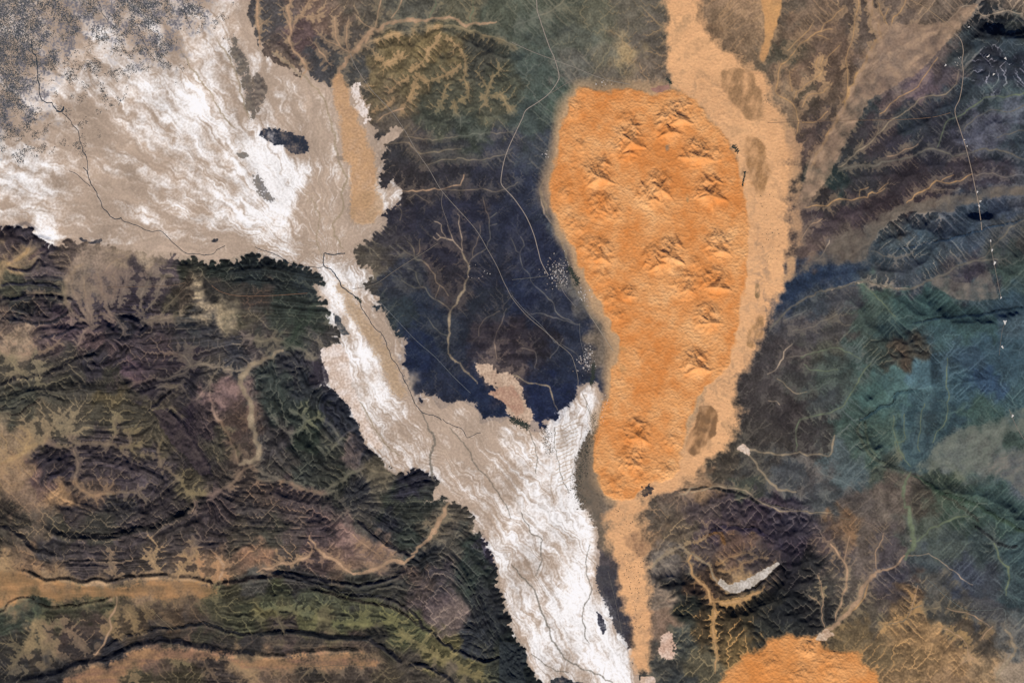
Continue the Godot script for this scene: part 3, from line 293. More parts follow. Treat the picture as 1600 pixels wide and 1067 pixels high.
	[3, 2, 535, 390, 530, 378, 522, 365, 520, 350, 528, 338, 536, 320, 534, 300, 540, 280, 528, 250, 524, 220, 518, 190, 510, 165, 500, 145, 480, 125, 460, 110, 440, 92, 425, 82], [2, 2, 486, 310, 500, 340, 495, 380, 504, 400], [2, 5, 480, 315, 482, 300, 500, 308, 510, 316], [3, 2, 336, 60, 350, 78, 362, 100, 370, 120, 378, 150, 390, 185],
	[2.4, 2, 282, 80, 305, 115, 330, 150, 345, 175, 365, 200], [3.6, 6, 660, 645, 666, 662, 675, 680, 678, 695, 672, 715, 674, 740, 680, 752], [1.6, 6, 704, 668, 720, 688, 732, 704, 742, 725, 758, 742, 775, 765, 790, 790, 798, 810], [2, 2, 560, 625, 575, 650, 600, 690, 625, 712], [2.4, 6, 800, 884, 820, 905, 834, 922, 845, 950, 858, 985, 870, 1010, 890, 1035, 930, 1052, 955, 1068],
	[1.6, 6, 815, 800, 832, 836, 845, 840, 846, 870, 838, 900], [1.6, 6, 920, 850, 916, 890, 924, 925, 912, 950, 914, 990, 922, 1005], [1.4, 6, 832, 1024, 848, 1034, 870, 1048, 888, 1050],
]
# ground covers with an outline: name of its kind, main tone, second tone, raggedness, softness, then u, v
var covers := [
	["salt", 0xf9f7f4, 0xb6a28f, 1.2, 4, -90, -70, 385, -70, 390, 0, 384, 30, 398, 60, 404, 76, 416, 92, 446, 106, 462, 120, 478, 118, 500, 132, 522, 140, 560, 138, 568, 170, 580, 200, 588, 226, 606, 206, 628, 210, 610, 222, 590, 236, 594, 262, 588, 285, 600, 296, 628, 292, 630, 302, 606, 322, 596, 336, 597, 352, 578, 368, 548, 384, 560, 420, 576, 430, 558, 444, 574, 456, 602, 468, 576, 474, 584, 488, 606, 486, 600, 500, 612, 520, 628, 540, 620, 558, 628, 578, 630, 600, 645, 626, 664, 636, 655, 612, 672, 620, 690, 642, 702, 632, 722, 625, 746, 640, 750, 662, 744, 668, 766, 656, 800, 655, 830, 672, 852, 676, 862, 640, 866, 672, 884, 644, 905, 618, 922, 600, 940, 612, 940, 640, 926, 660, 908, 690, 900, 715, 892, 745, 896, 765, 906, 790, 928, 802, 932, 830, 928, 870, 932, 905, 944, 940, 958, 968, 972, 1000, 984, 1030, 1000, 1060, 1000, 1150, 870, 1150, 850, 1067, 826, 1045, 822, 1012, 802, 985, 797, 960, 782, 912, 772, 872, 762, 842, 750, 820, 738, 836, 742, 808, 726, 790, 702, 780, 688, 772, 676, 788, 674, 766, 692, 756, 672, 736, 642, 730, 622, 738, 597, 716, 578, 702, 566, 680, 556, 668, 572, 664, 560, 640, 545, 628, 536, 606, 508, 604, 500, 575, 515, 560, 540, 546, 528, 535, 530, 520, 518, 498, 508, 468, 492, 458, 512, 448, 498, 424, 470, 413, 440, 405, 400, 394, 372, 398, 350, 408, 300, 400, 252, 394, 200, 386, 150, 374, 122, 372, 98, 372, 94, 388, 60, 372, 52, 354, 20, 352, -90, 350],
	["oasis", 0x938c8a, 0x6c6a70, 2.4, 40, -90, -70, 340, -70, 330, 0, 300, 40, 270, 75, 235, 90, 180, 55, 120, 60, 85, 120, 60, 180, 20, 205, -90, 200],
	["crust", 0xb49a84, 0xcdb49c, 1.6, 6, 742, 566, 765, 570, 775, 580, 800, 584, 812, 598, 822, 630, 832, 650, 826, 662, 802, 656, 790, 640, 782, 620, 770, 605, 752, 590],
	["crust", 0xac8874, 0xbc9c84, 1.4, 5, 760, 612, 778, 606, 800, 600, 815, 622, 822, 645, 806, 648, 790, 632],
	["crust", 0xcdb8a6, 0xe8dcd2, 1.4, 6, 500, 545, 530, 535, 545, 560, 548, 600, 565, 640, 580, 672, 600, 700, 590, 706, 566, 682, 548, 640, 520, 610, 508, 590],
	["crust", 0xd8c8ba, 0xe8ded6, 2.4, 4, 545, 124, 560, 130, 568, 165, 580, 185, 574, 195, 558, 175, 550, 150],
	# dark rock in the salt
	["rock", 0x343640, 0x2c323e, 1.5, 4, 408, 200, 440, 203, 472, 212, 483, 226, 478, 240, 462, 241, 448, 236, 446, 226, 424, 224, 406, 212],
	["rock", 0x55524f, 0x7c7266, 2.6, 5, 364, 45, 372, 70, 385, 90, 392, 130, 402, 160, 396, 190, 386, 170, 378, 130, 368, 110, 360, 80], ["rock", 0x5c5652, 0x786c60, 1.8, 4, 396, 108, 410, 120, 418, 140, 410, 160, 400, 175, 393, 150], ["rock", 0x6a6864, 0x857c72, 1.6, 3, 366, 240, 380, 237, 390, 244, 378, 248], ["rock", 0x86796c, 0x8a7c6c, 1.6, 3, 522, 244, 535, 243, 538, 250, 526, 252],
	["rock", 0x5c5b5e, 0x8c857c, 3.2, 5, 396, 262, 408, 280, 420, 300, 432, 312, 424, 318, 410, 308, 398, 290], ["rock", 0x34363a, 0x2c2e36, 0.5, 2, 328, 376, 338, 372, 342, 375, 334, 379], ["rock", 0x45454a, 0x3a3a40, 0.6, 2, 118, 368, 132, 374, 142, 378, 156, 372, 160, 374, 154, 381, 138, 380, 126, 376], ["rock", 0x484c4e, 0x3a4048, 0.6, 2, 520, 490, 530, 494, 536, 508, 546, 522, 536, 524, 526, 512],
	["rock", 0x343038, 0x3c3840, 0.5, 2, 490, 564, 502, 566, 510, 580, 514, 596, 508, 602, 498, 594, 490, 580], ["rock", 0x3a3a42, 0x4c4a4c, 1.9, 4, 932, 884, 950, 884, 968, 892, 966, 920, 974, 948, 986, 970, 984, 992, 972, 1000, 962, 982, 948, 948, 938, 930, 932, 910], ["rock", 0x2a2c38, 0x3a3a44, 1.0, 2, 932, 955, 944, 968, 948, 984, 942, 992, 934, 975],
	["rock", 0x2b3036, 0x343a3c, 0.9, 2, 780, 1000, 800, 1005, 818, 1012, 824, 1025, 818, 1050, 826, 1080, 780, 1080], ["rock", 0x2c3038, 0x343a3c, 1.0, 2, 860, 1062, 880, 1056, 894, 1064, 912, 1066, 912, 1090, 860, 1090],
	["rock", 0x7c6e5e, 0x625a50, 1.8, 7, 918, 680, 930, 668, 930, 740, 940, 775, 945, 800, 934, 832, 918, 800, 904, 786, 898, 760, 896, 740, 906, 700],
	# sand
	["sand", 0xcba074, 0xbd9670, 1.0, 7, 521, 118, 534, 108, 540, 130, 548, 158, 560, 186, 574, 215, 584, 245, 590, 270, 590, 300, 584, 322, 566, 330, 552, 326, 552, 300, 546, 270, 536, 240, 530, 205, 525, 165, 518, 140],
	["sand", 0xc09c78, 0xb4936f, 0.8, 10, 552, 300, 592, 300, 600, 325, 588, 345, 566, 350, 548, 345], ["sand", 0xb89e80, 0xb09678, 1.5, 12, 515, 432, 530, 436, 550, 458, 565, 485, 590, 520, 615, 560, 626, 590, 635, 620, 625, 630, 605, 600, 590, 560, 570, 530, 545, 490],
	["apron", 0xc9a47c, 0xb89874, 0.25, 14, 896, 128, 925, 134, 1000, 132, 1050, 134, 1090, 150, 1130, 200, 1164, 290, 1178, 350, 1172, 460, 1152, 550, 1104, 612, 1082, 690, 1066, 750, 1010, 768, 960, 790, 934, 772, 926, 700, 932, 640, 944, 612, 950, 570, 952, 530, 934, 500, 912, 462, 892, 410, 868, 360, 850, 316, 846, 290, 858, 240, 868, 190, 884, 140],
	["sheet", 0xe8b482, 0xd8a678, 1.2, 14, 1004, -80, 1120, -80, 1090, 10, 1098, 28, 1118, 66, 1146, 90, 1176, 98, 1196, 118, 1202, 148, 1220, 176, 1240, 200, 1246, 240, 1240, 290, 1241, 340, 1238, 400, 1226, 440, 1210, 482, 1196, 520, 1180, 552, 1160, 588, 1152, 605, 1162, 640, 1156, 672, 1140, 694, 1100, 726, 1074, 758, 1040, 772, 1000, 776, 1004, 800, 1000, 826, 1010, 850, 1004, 872, 1012, 900, 1021, 940, 1018, 1000, 1022, 1040, 1004, 1060, 988, 1040, 986, 1000, 979, 960, 970, 930, 966, 890, 950, 860, 946, 830, 950, 800, 960, 780, 1070, 700, 1160, 400, 1150, 250, 1100, 170, 1052, 140, 1050, 100, 1046, 60, 1050, 30, 1034, 0],
	["sheet", 0xd2a06a, 0xc09264, 0.6, 6, 1190, -80, 1225, -80, 1220, 20, 1206, 62, 1196, 96, 1186, 95, 1196, 50, 1190, 0],
	["sheet", 0xc09a74, 0xb08c6c, 0.9, 7, 1196, 150, 1240, 205, 1250, 240, 1250, 300, 1250, 360, 1242, 420, 1232, 450, 1222, 440, 1238, 380, 1236, 300, 1238, 240, 1222, 196],
	["gravel", 0x8c6e50, 0x9c7a58, 0.9, 8, 1124, 114, 1146, 104, 1176, 112, 1190, 150, 1196, 186, 1180, 194, 1158, 176, 1134, 150], ["gravel", 0x8c6c4c, 0xa07a54, 0.8, 7, 1164, 210, 1186, 212, 1200, 240, 1204, 270, 1194, 300, 1184, 318, 1176, 290, 1170, 262, 1162, 235], ["gravel", 0x6f6048, 0x8a704f, 0.5, 5, 1178, 443, 1190, 443, 1188, 462, 1182, 470],
	["gravel", 0x8a6848, 0x745a42, 0.7, 6, 1092, 636, 1108, 632, 1122, 642, 1122, 660, 1118, 680, 1106, 690, 1098, 708, 1080, 712, 1070, 698, 1074, 680, 1088, 664], ["gravel", 0x6f5a48, 0x846a50, 0.7, 6, 1102, 38, 1122, 36, 1132, 48, 1122, 58, 1112, 62, 1108, 50], ["gravel", 0x937258, 0xa88464, 0.9, 7, 973, 834, 1000, 830, 1016, 850, 1020, 868, 992, 868, 984, 858, 976, 846], ["gravel", 0x8a6c50, 0xa58058, 0.9, 9, 1180, 500, 1196, 490, 1192, 520, 1172, 545, 1166, 535],
	["erg", 0xd2874a, 0xe2ab74, 1.1, 8, 903, 134, 930, 140, 948, 144, 975, 138, 1000, 140, 1014, 146, 1050, 142, 1076, 146, 1096, 165, 1110, 190, 1130, 208, 1150, 242, 1158, 270, 1164, 320, 1172, 350, 1168, 400, 1166, 440, 1154, 490, 1148, 540, 1138, 572, 1120, 592, 1098, 608, 1084, 640, 1070, 680, 1065, 736, 1042, 750, 1012, 757, 995, 776, 966, 784, 946, 776, 932, 748, 930, 700, 932, 670, 938, 640, 948, 622, 954, 590, 964, 560, 972, 535, 956, 510, 942, 480, 922, 450, 908, 420, 892, 380, 872, 345, 857, 310, 857, 290, 866, 260, 872, 220, 880, 190, 893, 152],
	["erg", 0xd28a4c, 0xd89e66, 1.1, 22, 1120, 1066, 1150, 1040, 1178, 1012, 1210, 998, 1240, 993, 1268, 994, 1284, 1006, 1312, 1012, 1340, 1022, 1362, 1042, 1376, 1058, 1366, 1150, 1090, 1150],
	["gravel", 0x9a8068, 0x86705c, 0.8, 6, 1038, 228, 1048, 222, 1044, 240], ["gravel", 0xa8926f, 0x96805f, 0.7, 5, 1068, 280, 1073, 282, 1075, 300, 1074, 322, 1071, 310], ["gravel", 0xa88258, 0xb08a5c, 0.9, 8, 966, 542, 980, 540, 976, 556, 966, 556], ["gravel", 0xa88258, 0xb08a5c, 0.9, 8, 966, 568, 980, 568, 978, 578, 968, 578], ["gravel", 0xb08458, 0xb88c5c, 0.9, 8, 990, 622, 1004, 630, 1006, 634, 992, 630],
	["crust", 0xa88070, 0x947064, 0.6, 3, 1014, 140, 1030, 134, 1046, 132, 1048, 138, 1026, 146],
	# pale washes of the east
	["fan", 0xa88d74, 0x8a7462, 0.8, 5, 1352, -20, 1366, 10, 1386, 40, 1400, 36, 1440, 36, 1478, 34, 1500, 12, 1530, 4, 1516, 28, 1496, 48, 1478, 68, 1456, 92, 1432, 116, 1410, 126, 1390, 140, 1362, 152, 1348, 178, 1328, 208, 1308, 248, 1298, 275, 1276, 300, 1254, 330, 1244, 320, 1256, 290, 1262, 262, 1272, 236, 1296, 206, 1304, 184, 1322, 160, 1340, 116, 1352, 90, 1368, 64, 1366, 40, 1358, 16],
	["fan", 0x70675c, 0x5f5850, 0.8, 7, 1228, 430, 1256, 416, 1286, 392, 1316, 366, 1346, 356, 1378, 336, 1402, 322, 1440, 314, 1480, 308, 1520, 298, 1560, 290, 1640, 286, 1640, 300, 1560, 308, 1520, 314, 1496, 326, 1456, 334, 1410, 334, 1384, 352, 1366, 370, 1360, 388, 1350, 408, 1310, 414, 1272, 416, 1242, 432],
	["fan", 0x7c746a, 0x6a655f, 0.6, 5, 1450, 440, 1478, 432, 1502, 444, 1520, 442, 1534, 428, 1545, 418, 1556, 448, 1562, 466, 1530, 472, 1500, 468, 1474, 456], ["fan", 0x6f746a, 0x62685f, 0.8, 7, 1422, 736, 1450, 716, 1466, 690, 1492, 674, 1530, 664, 1562, 655, 1588, 640, 1640, 630, 1640, 690, 1590, 670, 1562, 690, 1556, 710, 1540, 734, 1510, 740, 1480, 736, 1450, 734], ["fan", 0x78756c, 0x62665f, 1.0, 7, 1550, 716, 1580, 704, 1640, 690, 1640, 800, 1596, 776, 1580, 750, 1562, 744, 1540, 748],
	["crust", 0xb0a698, 0xcfc8be, 1.0, 3, 1122, 912, 1136, 924, 1150, 928, 1178, 916, 1200, 900, 1220, 880, 1216, 878, 1190, 892, 1164, 906, 1140, 914, 1126, 902], ["crust", 0xc9ad96, 0xdac8b6, 0.8, 3, 1150, 700, 1162, 692, 1170, 700, 1172, 712, 1160, 706], ["crust", 0xc8a690, 0xdcc2ae, 1.8, 4, 1036, 988, 1050, 986, 1058, 1010, 1052, 1030, 1038, 1028, 1026, 1016, 1034, 1004], ["crust", 0xb8987c, 0xcab49c, 0.8, 4, 1280, 985, 1296, 984, 1306, 992, 1288, 1000, 1276, 998],
	["crust", 0xccb098, 0xd8c4b4, 0.8, 3, 1000, 1056, 1022, 1056, 1030, 1090, 1000, 1090],
	["fan", 0xa88059, 0x8a6c4c, 1.3, 9, -90, 892, 20, 892, 60, 904, 110, 912, 170, 917, 250, 908, 330, 912, 342, 922, 318, 934, 260, 938, 180, 932, 100, 940, 40, 932, 0, 950, -90, 960], ["fan", 0x8a6a55, 0x9a7858, 1.3, 8, 96, 1062, 120, 1052, 172, 1036, 212, 1016, 250, 1012, 300, 1014, 350, 1023, 400, 1031, 480, 1024, 560, 1022, 596, 1034, 590, 1042, 500, 1040, 410, 1044, 330, 1030, 250, 1028, 205, 1046, 150, 1090, 96, 1090],
	["rock", 0x3c343a, 0x463e3e, 1.0, 4, 238, 640, 262, 642, 300, 680, 322, 716, 328, 742, 312, 742, 288, 712, 264, 690, 250, 666],  # dark mesa rock, the shade of its north-east side painted in
	["rock", 0x4a4038, 0x3a3638, 2.4, 5, 1000, 768, 1012, 759, 1022, 762, 1016, 770, 1006, 778, 1002, 776],
]
# ridges of tilted beds: height in metres, width of the dip slope (north) and of the scarp (south), dark tone of the hard bed with the north flank's shade painted in, then u, v from west to east
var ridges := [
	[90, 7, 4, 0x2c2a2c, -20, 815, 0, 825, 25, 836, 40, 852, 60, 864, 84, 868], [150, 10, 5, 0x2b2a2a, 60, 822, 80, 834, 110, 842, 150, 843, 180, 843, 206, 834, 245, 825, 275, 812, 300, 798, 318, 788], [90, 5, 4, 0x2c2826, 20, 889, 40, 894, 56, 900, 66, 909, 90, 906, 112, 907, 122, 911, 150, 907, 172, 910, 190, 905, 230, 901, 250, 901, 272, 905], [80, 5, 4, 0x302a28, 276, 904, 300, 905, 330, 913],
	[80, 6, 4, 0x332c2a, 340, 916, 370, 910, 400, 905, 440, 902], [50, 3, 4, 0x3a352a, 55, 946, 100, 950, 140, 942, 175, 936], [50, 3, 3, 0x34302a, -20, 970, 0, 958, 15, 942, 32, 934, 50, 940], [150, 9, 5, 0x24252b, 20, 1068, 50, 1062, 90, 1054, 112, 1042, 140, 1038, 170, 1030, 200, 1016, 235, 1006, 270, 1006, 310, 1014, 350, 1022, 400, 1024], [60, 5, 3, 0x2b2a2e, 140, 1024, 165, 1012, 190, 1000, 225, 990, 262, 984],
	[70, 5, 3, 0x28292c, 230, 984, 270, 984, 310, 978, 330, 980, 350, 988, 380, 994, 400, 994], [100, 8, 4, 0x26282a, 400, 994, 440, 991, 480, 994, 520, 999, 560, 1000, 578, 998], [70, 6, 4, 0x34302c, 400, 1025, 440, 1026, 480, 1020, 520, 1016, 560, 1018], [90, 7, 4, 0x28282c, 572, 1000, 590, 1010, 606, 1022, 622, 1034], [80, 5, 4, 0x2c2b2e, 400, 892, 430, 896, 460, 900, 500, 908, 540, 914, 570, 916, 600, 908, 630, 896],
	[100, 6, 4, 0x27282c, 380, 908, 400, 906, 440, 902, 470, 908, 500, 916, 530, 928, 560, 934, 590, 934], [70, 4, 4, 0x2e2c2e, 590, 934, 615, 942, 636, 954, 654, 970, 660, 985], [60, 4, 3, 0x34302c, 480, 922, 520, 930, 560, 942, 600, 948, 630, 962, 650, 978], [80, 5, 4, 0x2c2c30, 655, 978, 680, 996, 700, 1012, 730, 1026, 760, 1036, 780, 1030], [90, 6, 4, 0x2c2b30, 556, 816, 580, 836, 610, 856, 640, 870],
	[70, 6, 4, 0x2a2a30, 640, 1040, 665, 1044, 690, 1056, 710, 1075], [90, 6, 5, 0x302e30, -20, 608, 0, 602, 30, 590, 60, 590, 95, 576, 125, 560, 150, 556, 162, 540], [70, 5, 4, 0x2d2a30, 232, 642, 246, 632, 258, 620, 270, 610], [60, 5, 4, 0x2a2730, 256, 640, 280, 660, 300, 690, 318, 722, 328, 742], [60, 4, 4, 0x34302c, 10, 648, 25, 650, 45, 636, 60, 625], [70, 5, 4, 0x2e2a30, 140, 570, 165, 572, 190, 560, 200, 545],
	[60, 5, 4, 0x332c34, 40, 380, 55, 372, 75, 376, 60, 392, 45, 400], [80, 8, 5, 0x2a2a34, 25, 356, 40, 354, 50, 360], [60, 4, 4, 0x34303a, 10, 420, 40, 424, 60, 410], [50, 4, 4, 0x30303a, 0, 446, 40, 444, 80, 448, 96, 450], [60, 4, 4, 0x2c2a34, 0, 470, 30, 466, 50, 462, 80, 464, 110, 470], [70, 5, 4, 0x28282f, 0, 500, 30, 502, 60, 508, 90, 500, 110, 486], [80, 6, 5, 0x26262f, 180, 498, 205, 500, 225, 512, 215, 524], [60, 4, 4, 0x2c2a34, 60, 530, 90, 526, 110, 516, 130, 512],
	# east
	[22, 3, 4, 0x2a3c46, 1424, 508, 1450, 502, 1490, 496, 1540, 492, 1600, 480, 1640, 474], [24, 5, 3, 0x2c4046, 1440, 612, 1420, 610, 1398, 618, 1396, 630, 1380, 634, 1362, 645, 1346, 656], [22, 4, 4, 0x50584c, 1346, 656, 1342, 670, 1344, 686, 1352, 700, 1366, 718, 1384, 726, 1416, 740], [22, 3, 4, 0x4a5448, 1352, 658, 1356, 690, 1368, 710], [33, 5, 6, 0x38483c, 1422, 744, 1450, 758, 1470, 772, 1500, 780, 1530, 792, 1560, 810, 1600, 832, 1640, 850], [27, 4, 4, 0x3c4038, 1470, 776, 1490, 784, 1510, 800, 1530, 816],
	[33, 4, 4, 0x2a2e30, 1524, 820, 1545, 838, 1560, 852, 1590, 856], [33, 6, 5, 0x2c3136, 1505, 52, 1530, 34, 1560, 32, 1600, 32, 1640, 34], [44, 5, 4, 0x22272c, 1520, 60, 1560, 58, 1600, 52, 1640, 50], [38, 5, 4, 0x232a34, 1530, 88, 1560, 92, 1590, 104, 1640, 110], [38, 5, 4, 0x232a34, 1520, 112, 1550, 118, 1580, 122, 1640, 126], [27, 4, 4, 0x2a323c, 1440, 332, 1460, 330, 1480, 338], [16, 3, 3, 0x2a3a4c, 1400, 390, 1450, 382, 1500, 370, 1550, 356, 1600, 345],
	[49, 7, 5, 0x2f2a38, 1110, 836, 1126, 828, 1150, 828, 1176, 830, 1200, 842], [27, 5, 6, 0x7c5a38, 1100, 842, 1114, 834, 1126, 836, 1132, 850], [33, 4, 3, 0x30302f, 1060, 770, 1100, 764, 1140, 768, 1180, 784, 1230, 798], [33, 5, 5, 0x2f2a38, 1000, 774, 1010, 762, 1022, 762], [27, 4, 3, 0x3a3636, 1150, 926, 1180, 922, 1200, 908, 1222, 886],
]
# star dunes: u, v of the summit, height in metres, then the bearings of the arms in degrees (0 east, 90 south)
var stars := [
	[1062, 186, 135, 20, 159, 251, 217], [1046, 206, 110, 10, 144, 246], [988, 222, 125, 23, 143, 259, 221], [983, 238, 95, 22, 151, 297, 86], [1094, 246, 130, 6, 181, 296, 213], [937, 278, 125, 17, 150, 264, 214], [1033, 296, 130, 28, 145, 299, 224, 92], [1022, 310, 95, 37, 155, 256, 88],
	[1113, 306, 125, 10, 175, 298, 214, 89], [944, 330, 70, 41, 185, 264], [940, 402, 90, 37, 152, 271], [1048, 402, 130, 23, 167, 273, 210, 88], [1030, 412, 115, 7, 145, 247], [1127, 392, 135, 22, 173, 279, 225], [1075, 452, 110, 26, 149, 288, 93], [1122, 448, 115, 17, 180, 285], [1110, 504, 130, 16, 162, 272, 223, 97], [1092, 574, 130, 17, 160, 251, 206], [1000, 684, 125, 22, 177, 284, 212, 85], [992, 726, 75, 23, 169, 246, 102], [985, 462, 60, 10, 158, 292], [1265, 1018, 60, 25, 141, 265, 84],
]
# roads and tracks: width in metres, tone, then u, v
var roads := [
	[21, 0x8d857c, 547, 84, 556, 105, 580, 140, 610, 172, 633, 205, 652, 238, 670, 264, 686, 292, 700, 310, 742, 357, 762, 390, 776, 415, 786, 438, 792, 450, 802, 468, 824, 494, 850, 516, 872, 536], [31, 0xa09488, 837, -40, 839, 10, 842, 25, 858, 72, 866, 90, 873, 114, 872, 126, 858, 146, 840, 160, 822, 172, 816, 185, 806, 206, 795, 230, 788, 250, 784, 270, 783, 286, 790, 296, 803, 310, 822, 338, 834, 366, 840, 388, 846, 410, 857, 430], [21, 0x948c80, 800, 66, 830, 80, 862, 92, 900, 106, 940, 122, 985, 132],
	[16, 0x8a8074, 860, 146, 876, 136, 892, 126, 908, 118], [25, 0x9c8468, 1425, 0, 1444, 10, 1466, 26, 1490, 44], [29, 0x9c8c7c, 1492, 52, 1502, 62, 1506, 80, 1504, 96, 1506, 112, 1504, 135, 1500, 155, 1493, 174, 1502, 205, 1510, 230, 1518, 262, 1524, 290, 1530, 320, 1535, 360], [19, 0x847a70, 1548, 376, 1552, 400, 1558, 430, 1565, 465], [14, 0x70685f, 1570, 506, 1566, 520, 1562, 555], [19, 0x847a70, 1578, 640, 1590, 668, 1610, 700],
	[15, 0x8a7058, 1200, 192, 1260, 190, 1330, 188, 1400, 187, 1450, 184, 1472, 180, 1486, 176], [19, 0x7c7468, 550, 452, 585, 444, 615, 424, 640, 408, 660, 396, 684, 380], [16, 0x70767a, 594, 472, 620, 500, 650, 532, 680, 558, 708, 588, 735, 614], [15, 0x747470, 800, 437, 830, 434, 856, 431], [16, 0x7c7c7c, 800, 462, 820, 485, 845, 508, 868, 536], [14, 0x70706e, 906, 505, 907, 530, 915, 562], [22, 0xa09484, 920, 490, 932, 508, 945, 528, 958, 548],
	[15, 0x846c58, 168, 449, 220, 448, 268, 446, 290, 441], [17, 0x8c6c54, 330, 446, 345, 456, 372, 462, 420, 462, 480, 458], [14, 0x8a7c60, 225, 944, 248, 964, 270, 984], [16, 0x8a7868, 1345, 812, 1372, 826, 1395, 852], [15, 0x6c7470, 1450, 905, 1480, 932, 1510, 952, 1550, 953, 1570, 952, 1573, 984], [14, 0x80705c, 415, 1065, 470, 1050, 520, 1040, 590, 1043], [16, 0x948c80, 868, 534, 890, 552, 897, 566, 903, 590, 903, 606], [16, 0x86807c, 872, 430, 880, 455, 900, 480], [14, 0x8a8078, 635, 222, 650, 236],
	[15, 0x9a8a78, 910, 614, 922, 640, 928, 660], [14, 0x6c6660, 950, 892, 962, 940, 972, 990], [16, 0x7c7060, 1210, 790, 1250, 798, 1300, 806, 1330, 812], [12, 0x6f6862, 1250, 380, 1280, 330], [14, 0x6f6862, 1268, 322, 1270, 345], [14, 0x847a70, 700, 350, 690, 320, 692, 300], [14, 0x9a8c7c, 130, 75, 160, 62, 185, 52],
]
# water in the river: width in metres, then u, v
var rivers := [
	[46, 48, 60, 50, 80, 56, 88, 57, 105, 59, 125, 61, 145, 66, 157, 72, 161, 79, 160, 82, 165, 87, 172], [75, 87, 172, 92, 174, 97, 172, 98, 167], [30, 98, 177, 108, 188, 120, 204, 125, 220, 130, 236, 135, 252, 135, 268], [36, 130, 262, 138, 275, 140, 288, 148, 298, 153, 308, 158, 322, 167, 330, 172, 338, 180, 342, 188, 340], [26, 188, 340, 196, 346, 208, 350, 225, 358, 236, 362, 248, 361, 258, 368, 268, 378, 280, 388, 290, 395, 310, 398, 330, 396, 342, 388, 352, 384],
	[22, 106, 268, 118, 272, 132, 283, 140, 292], [24, 398, 385, 410, 391, 428, 398, 440, 403, 452, 412, 470, 417, 490, 418, 507, 417], [46, 540, 396, 520, 397, 507, 395, 504, 400, 506, 415, 516, 421, 524, 430, 532, 444, 540, 452, 552, 462, 560, 468], [30, 560, 468, 566, 484, 575, 498, 586, 512, 600, 528, 606, 545, 612, 560, 622, 572, 630, 590, 640, 612, 648, 630, 658, 642, 676, 650, 690, 655], [24, 690, 655, 705, 664, 722, 672, 730, 682, 744, 678, 752, 676], [22, 282, -40, 284, 0, 290, 22, 298, 45], [24, 150, 0, 160, 20, 168, 36], [20, 218, 56, 232, 80, 240, 95],
]
# ---------------------------------------------------------------- noise, control maps, line work
var n_fine := PackedByteArray()
var n_mid := PackedByteArray()
var n_coarse := PackedByteArray()
var n_wx := PackedByteArray()
var n_wy := PackedByteArray()
var rock_map := PackedByteArray()
var wash_map := PackedByteArray()
var par_map := PackedByteArray()
var wash_alpha := PackedByteArray()
var wash_kind := PackedByteArray()
var bed := PackedByteArray()          # on the height grid: 1 where water leaves the hills
var cover_masks := []
var kind_of := PackedByteArray()      # on the height grid: which part of the land a cell belongs to
var erg_amount := PackedByteArray()
var sand_amount := PackedByteArray()
var z := PackedFloat32Array()
var flow := PackedByteArray()
var valley := PackedFloat32Array()
var fl_map := PackedByteArray()
var ridge_alpha := PackedByteArray()
var ridge_tone := PackedInt32Array()
var ground_texture: ImageTexture

func noise_at(freq: float, octaves: int, s: int, kind := FastNoiseLite.TYPE_SIMPLEX_SMOOTH) -> FastNoiseLite:
	var n := FastNoiseLite.new()
	n.noise_type = kind
	n.frequency = freq
	n.fractal_octaves = octaves
	n.seed = s
	return n

func noise_bytes(freq: float, octaves: int, s: int, half := true) -> PackedByteArray:
	var im: Image
	if half:
		im = noise_at(freq * TX * 2.0, octaves, s).get_image(TW / 2, TH / 2)
		im.resize(TW, TH, Image.INTERPOLATE_BILINEAR)
	else:
		im = noise_at(freq * TX, octaves, s).get_image(TW, TH)
	return im.get_data()

func make_noise() -> void:
	n_fine = noise_bytes(1.0 / 5.0, 3, 11, false)
	n_mid = noise_bytes(1.0 / 24.0, 4, 12)
	n_coarse = noise_bytes(1.0 / 110.0, 5, 13)
	n_wx = noise_bytes(1.0 / 40.0, 4, 14)
	n_wy = noise_bytes(1.0 / 40.0, 4, 15)

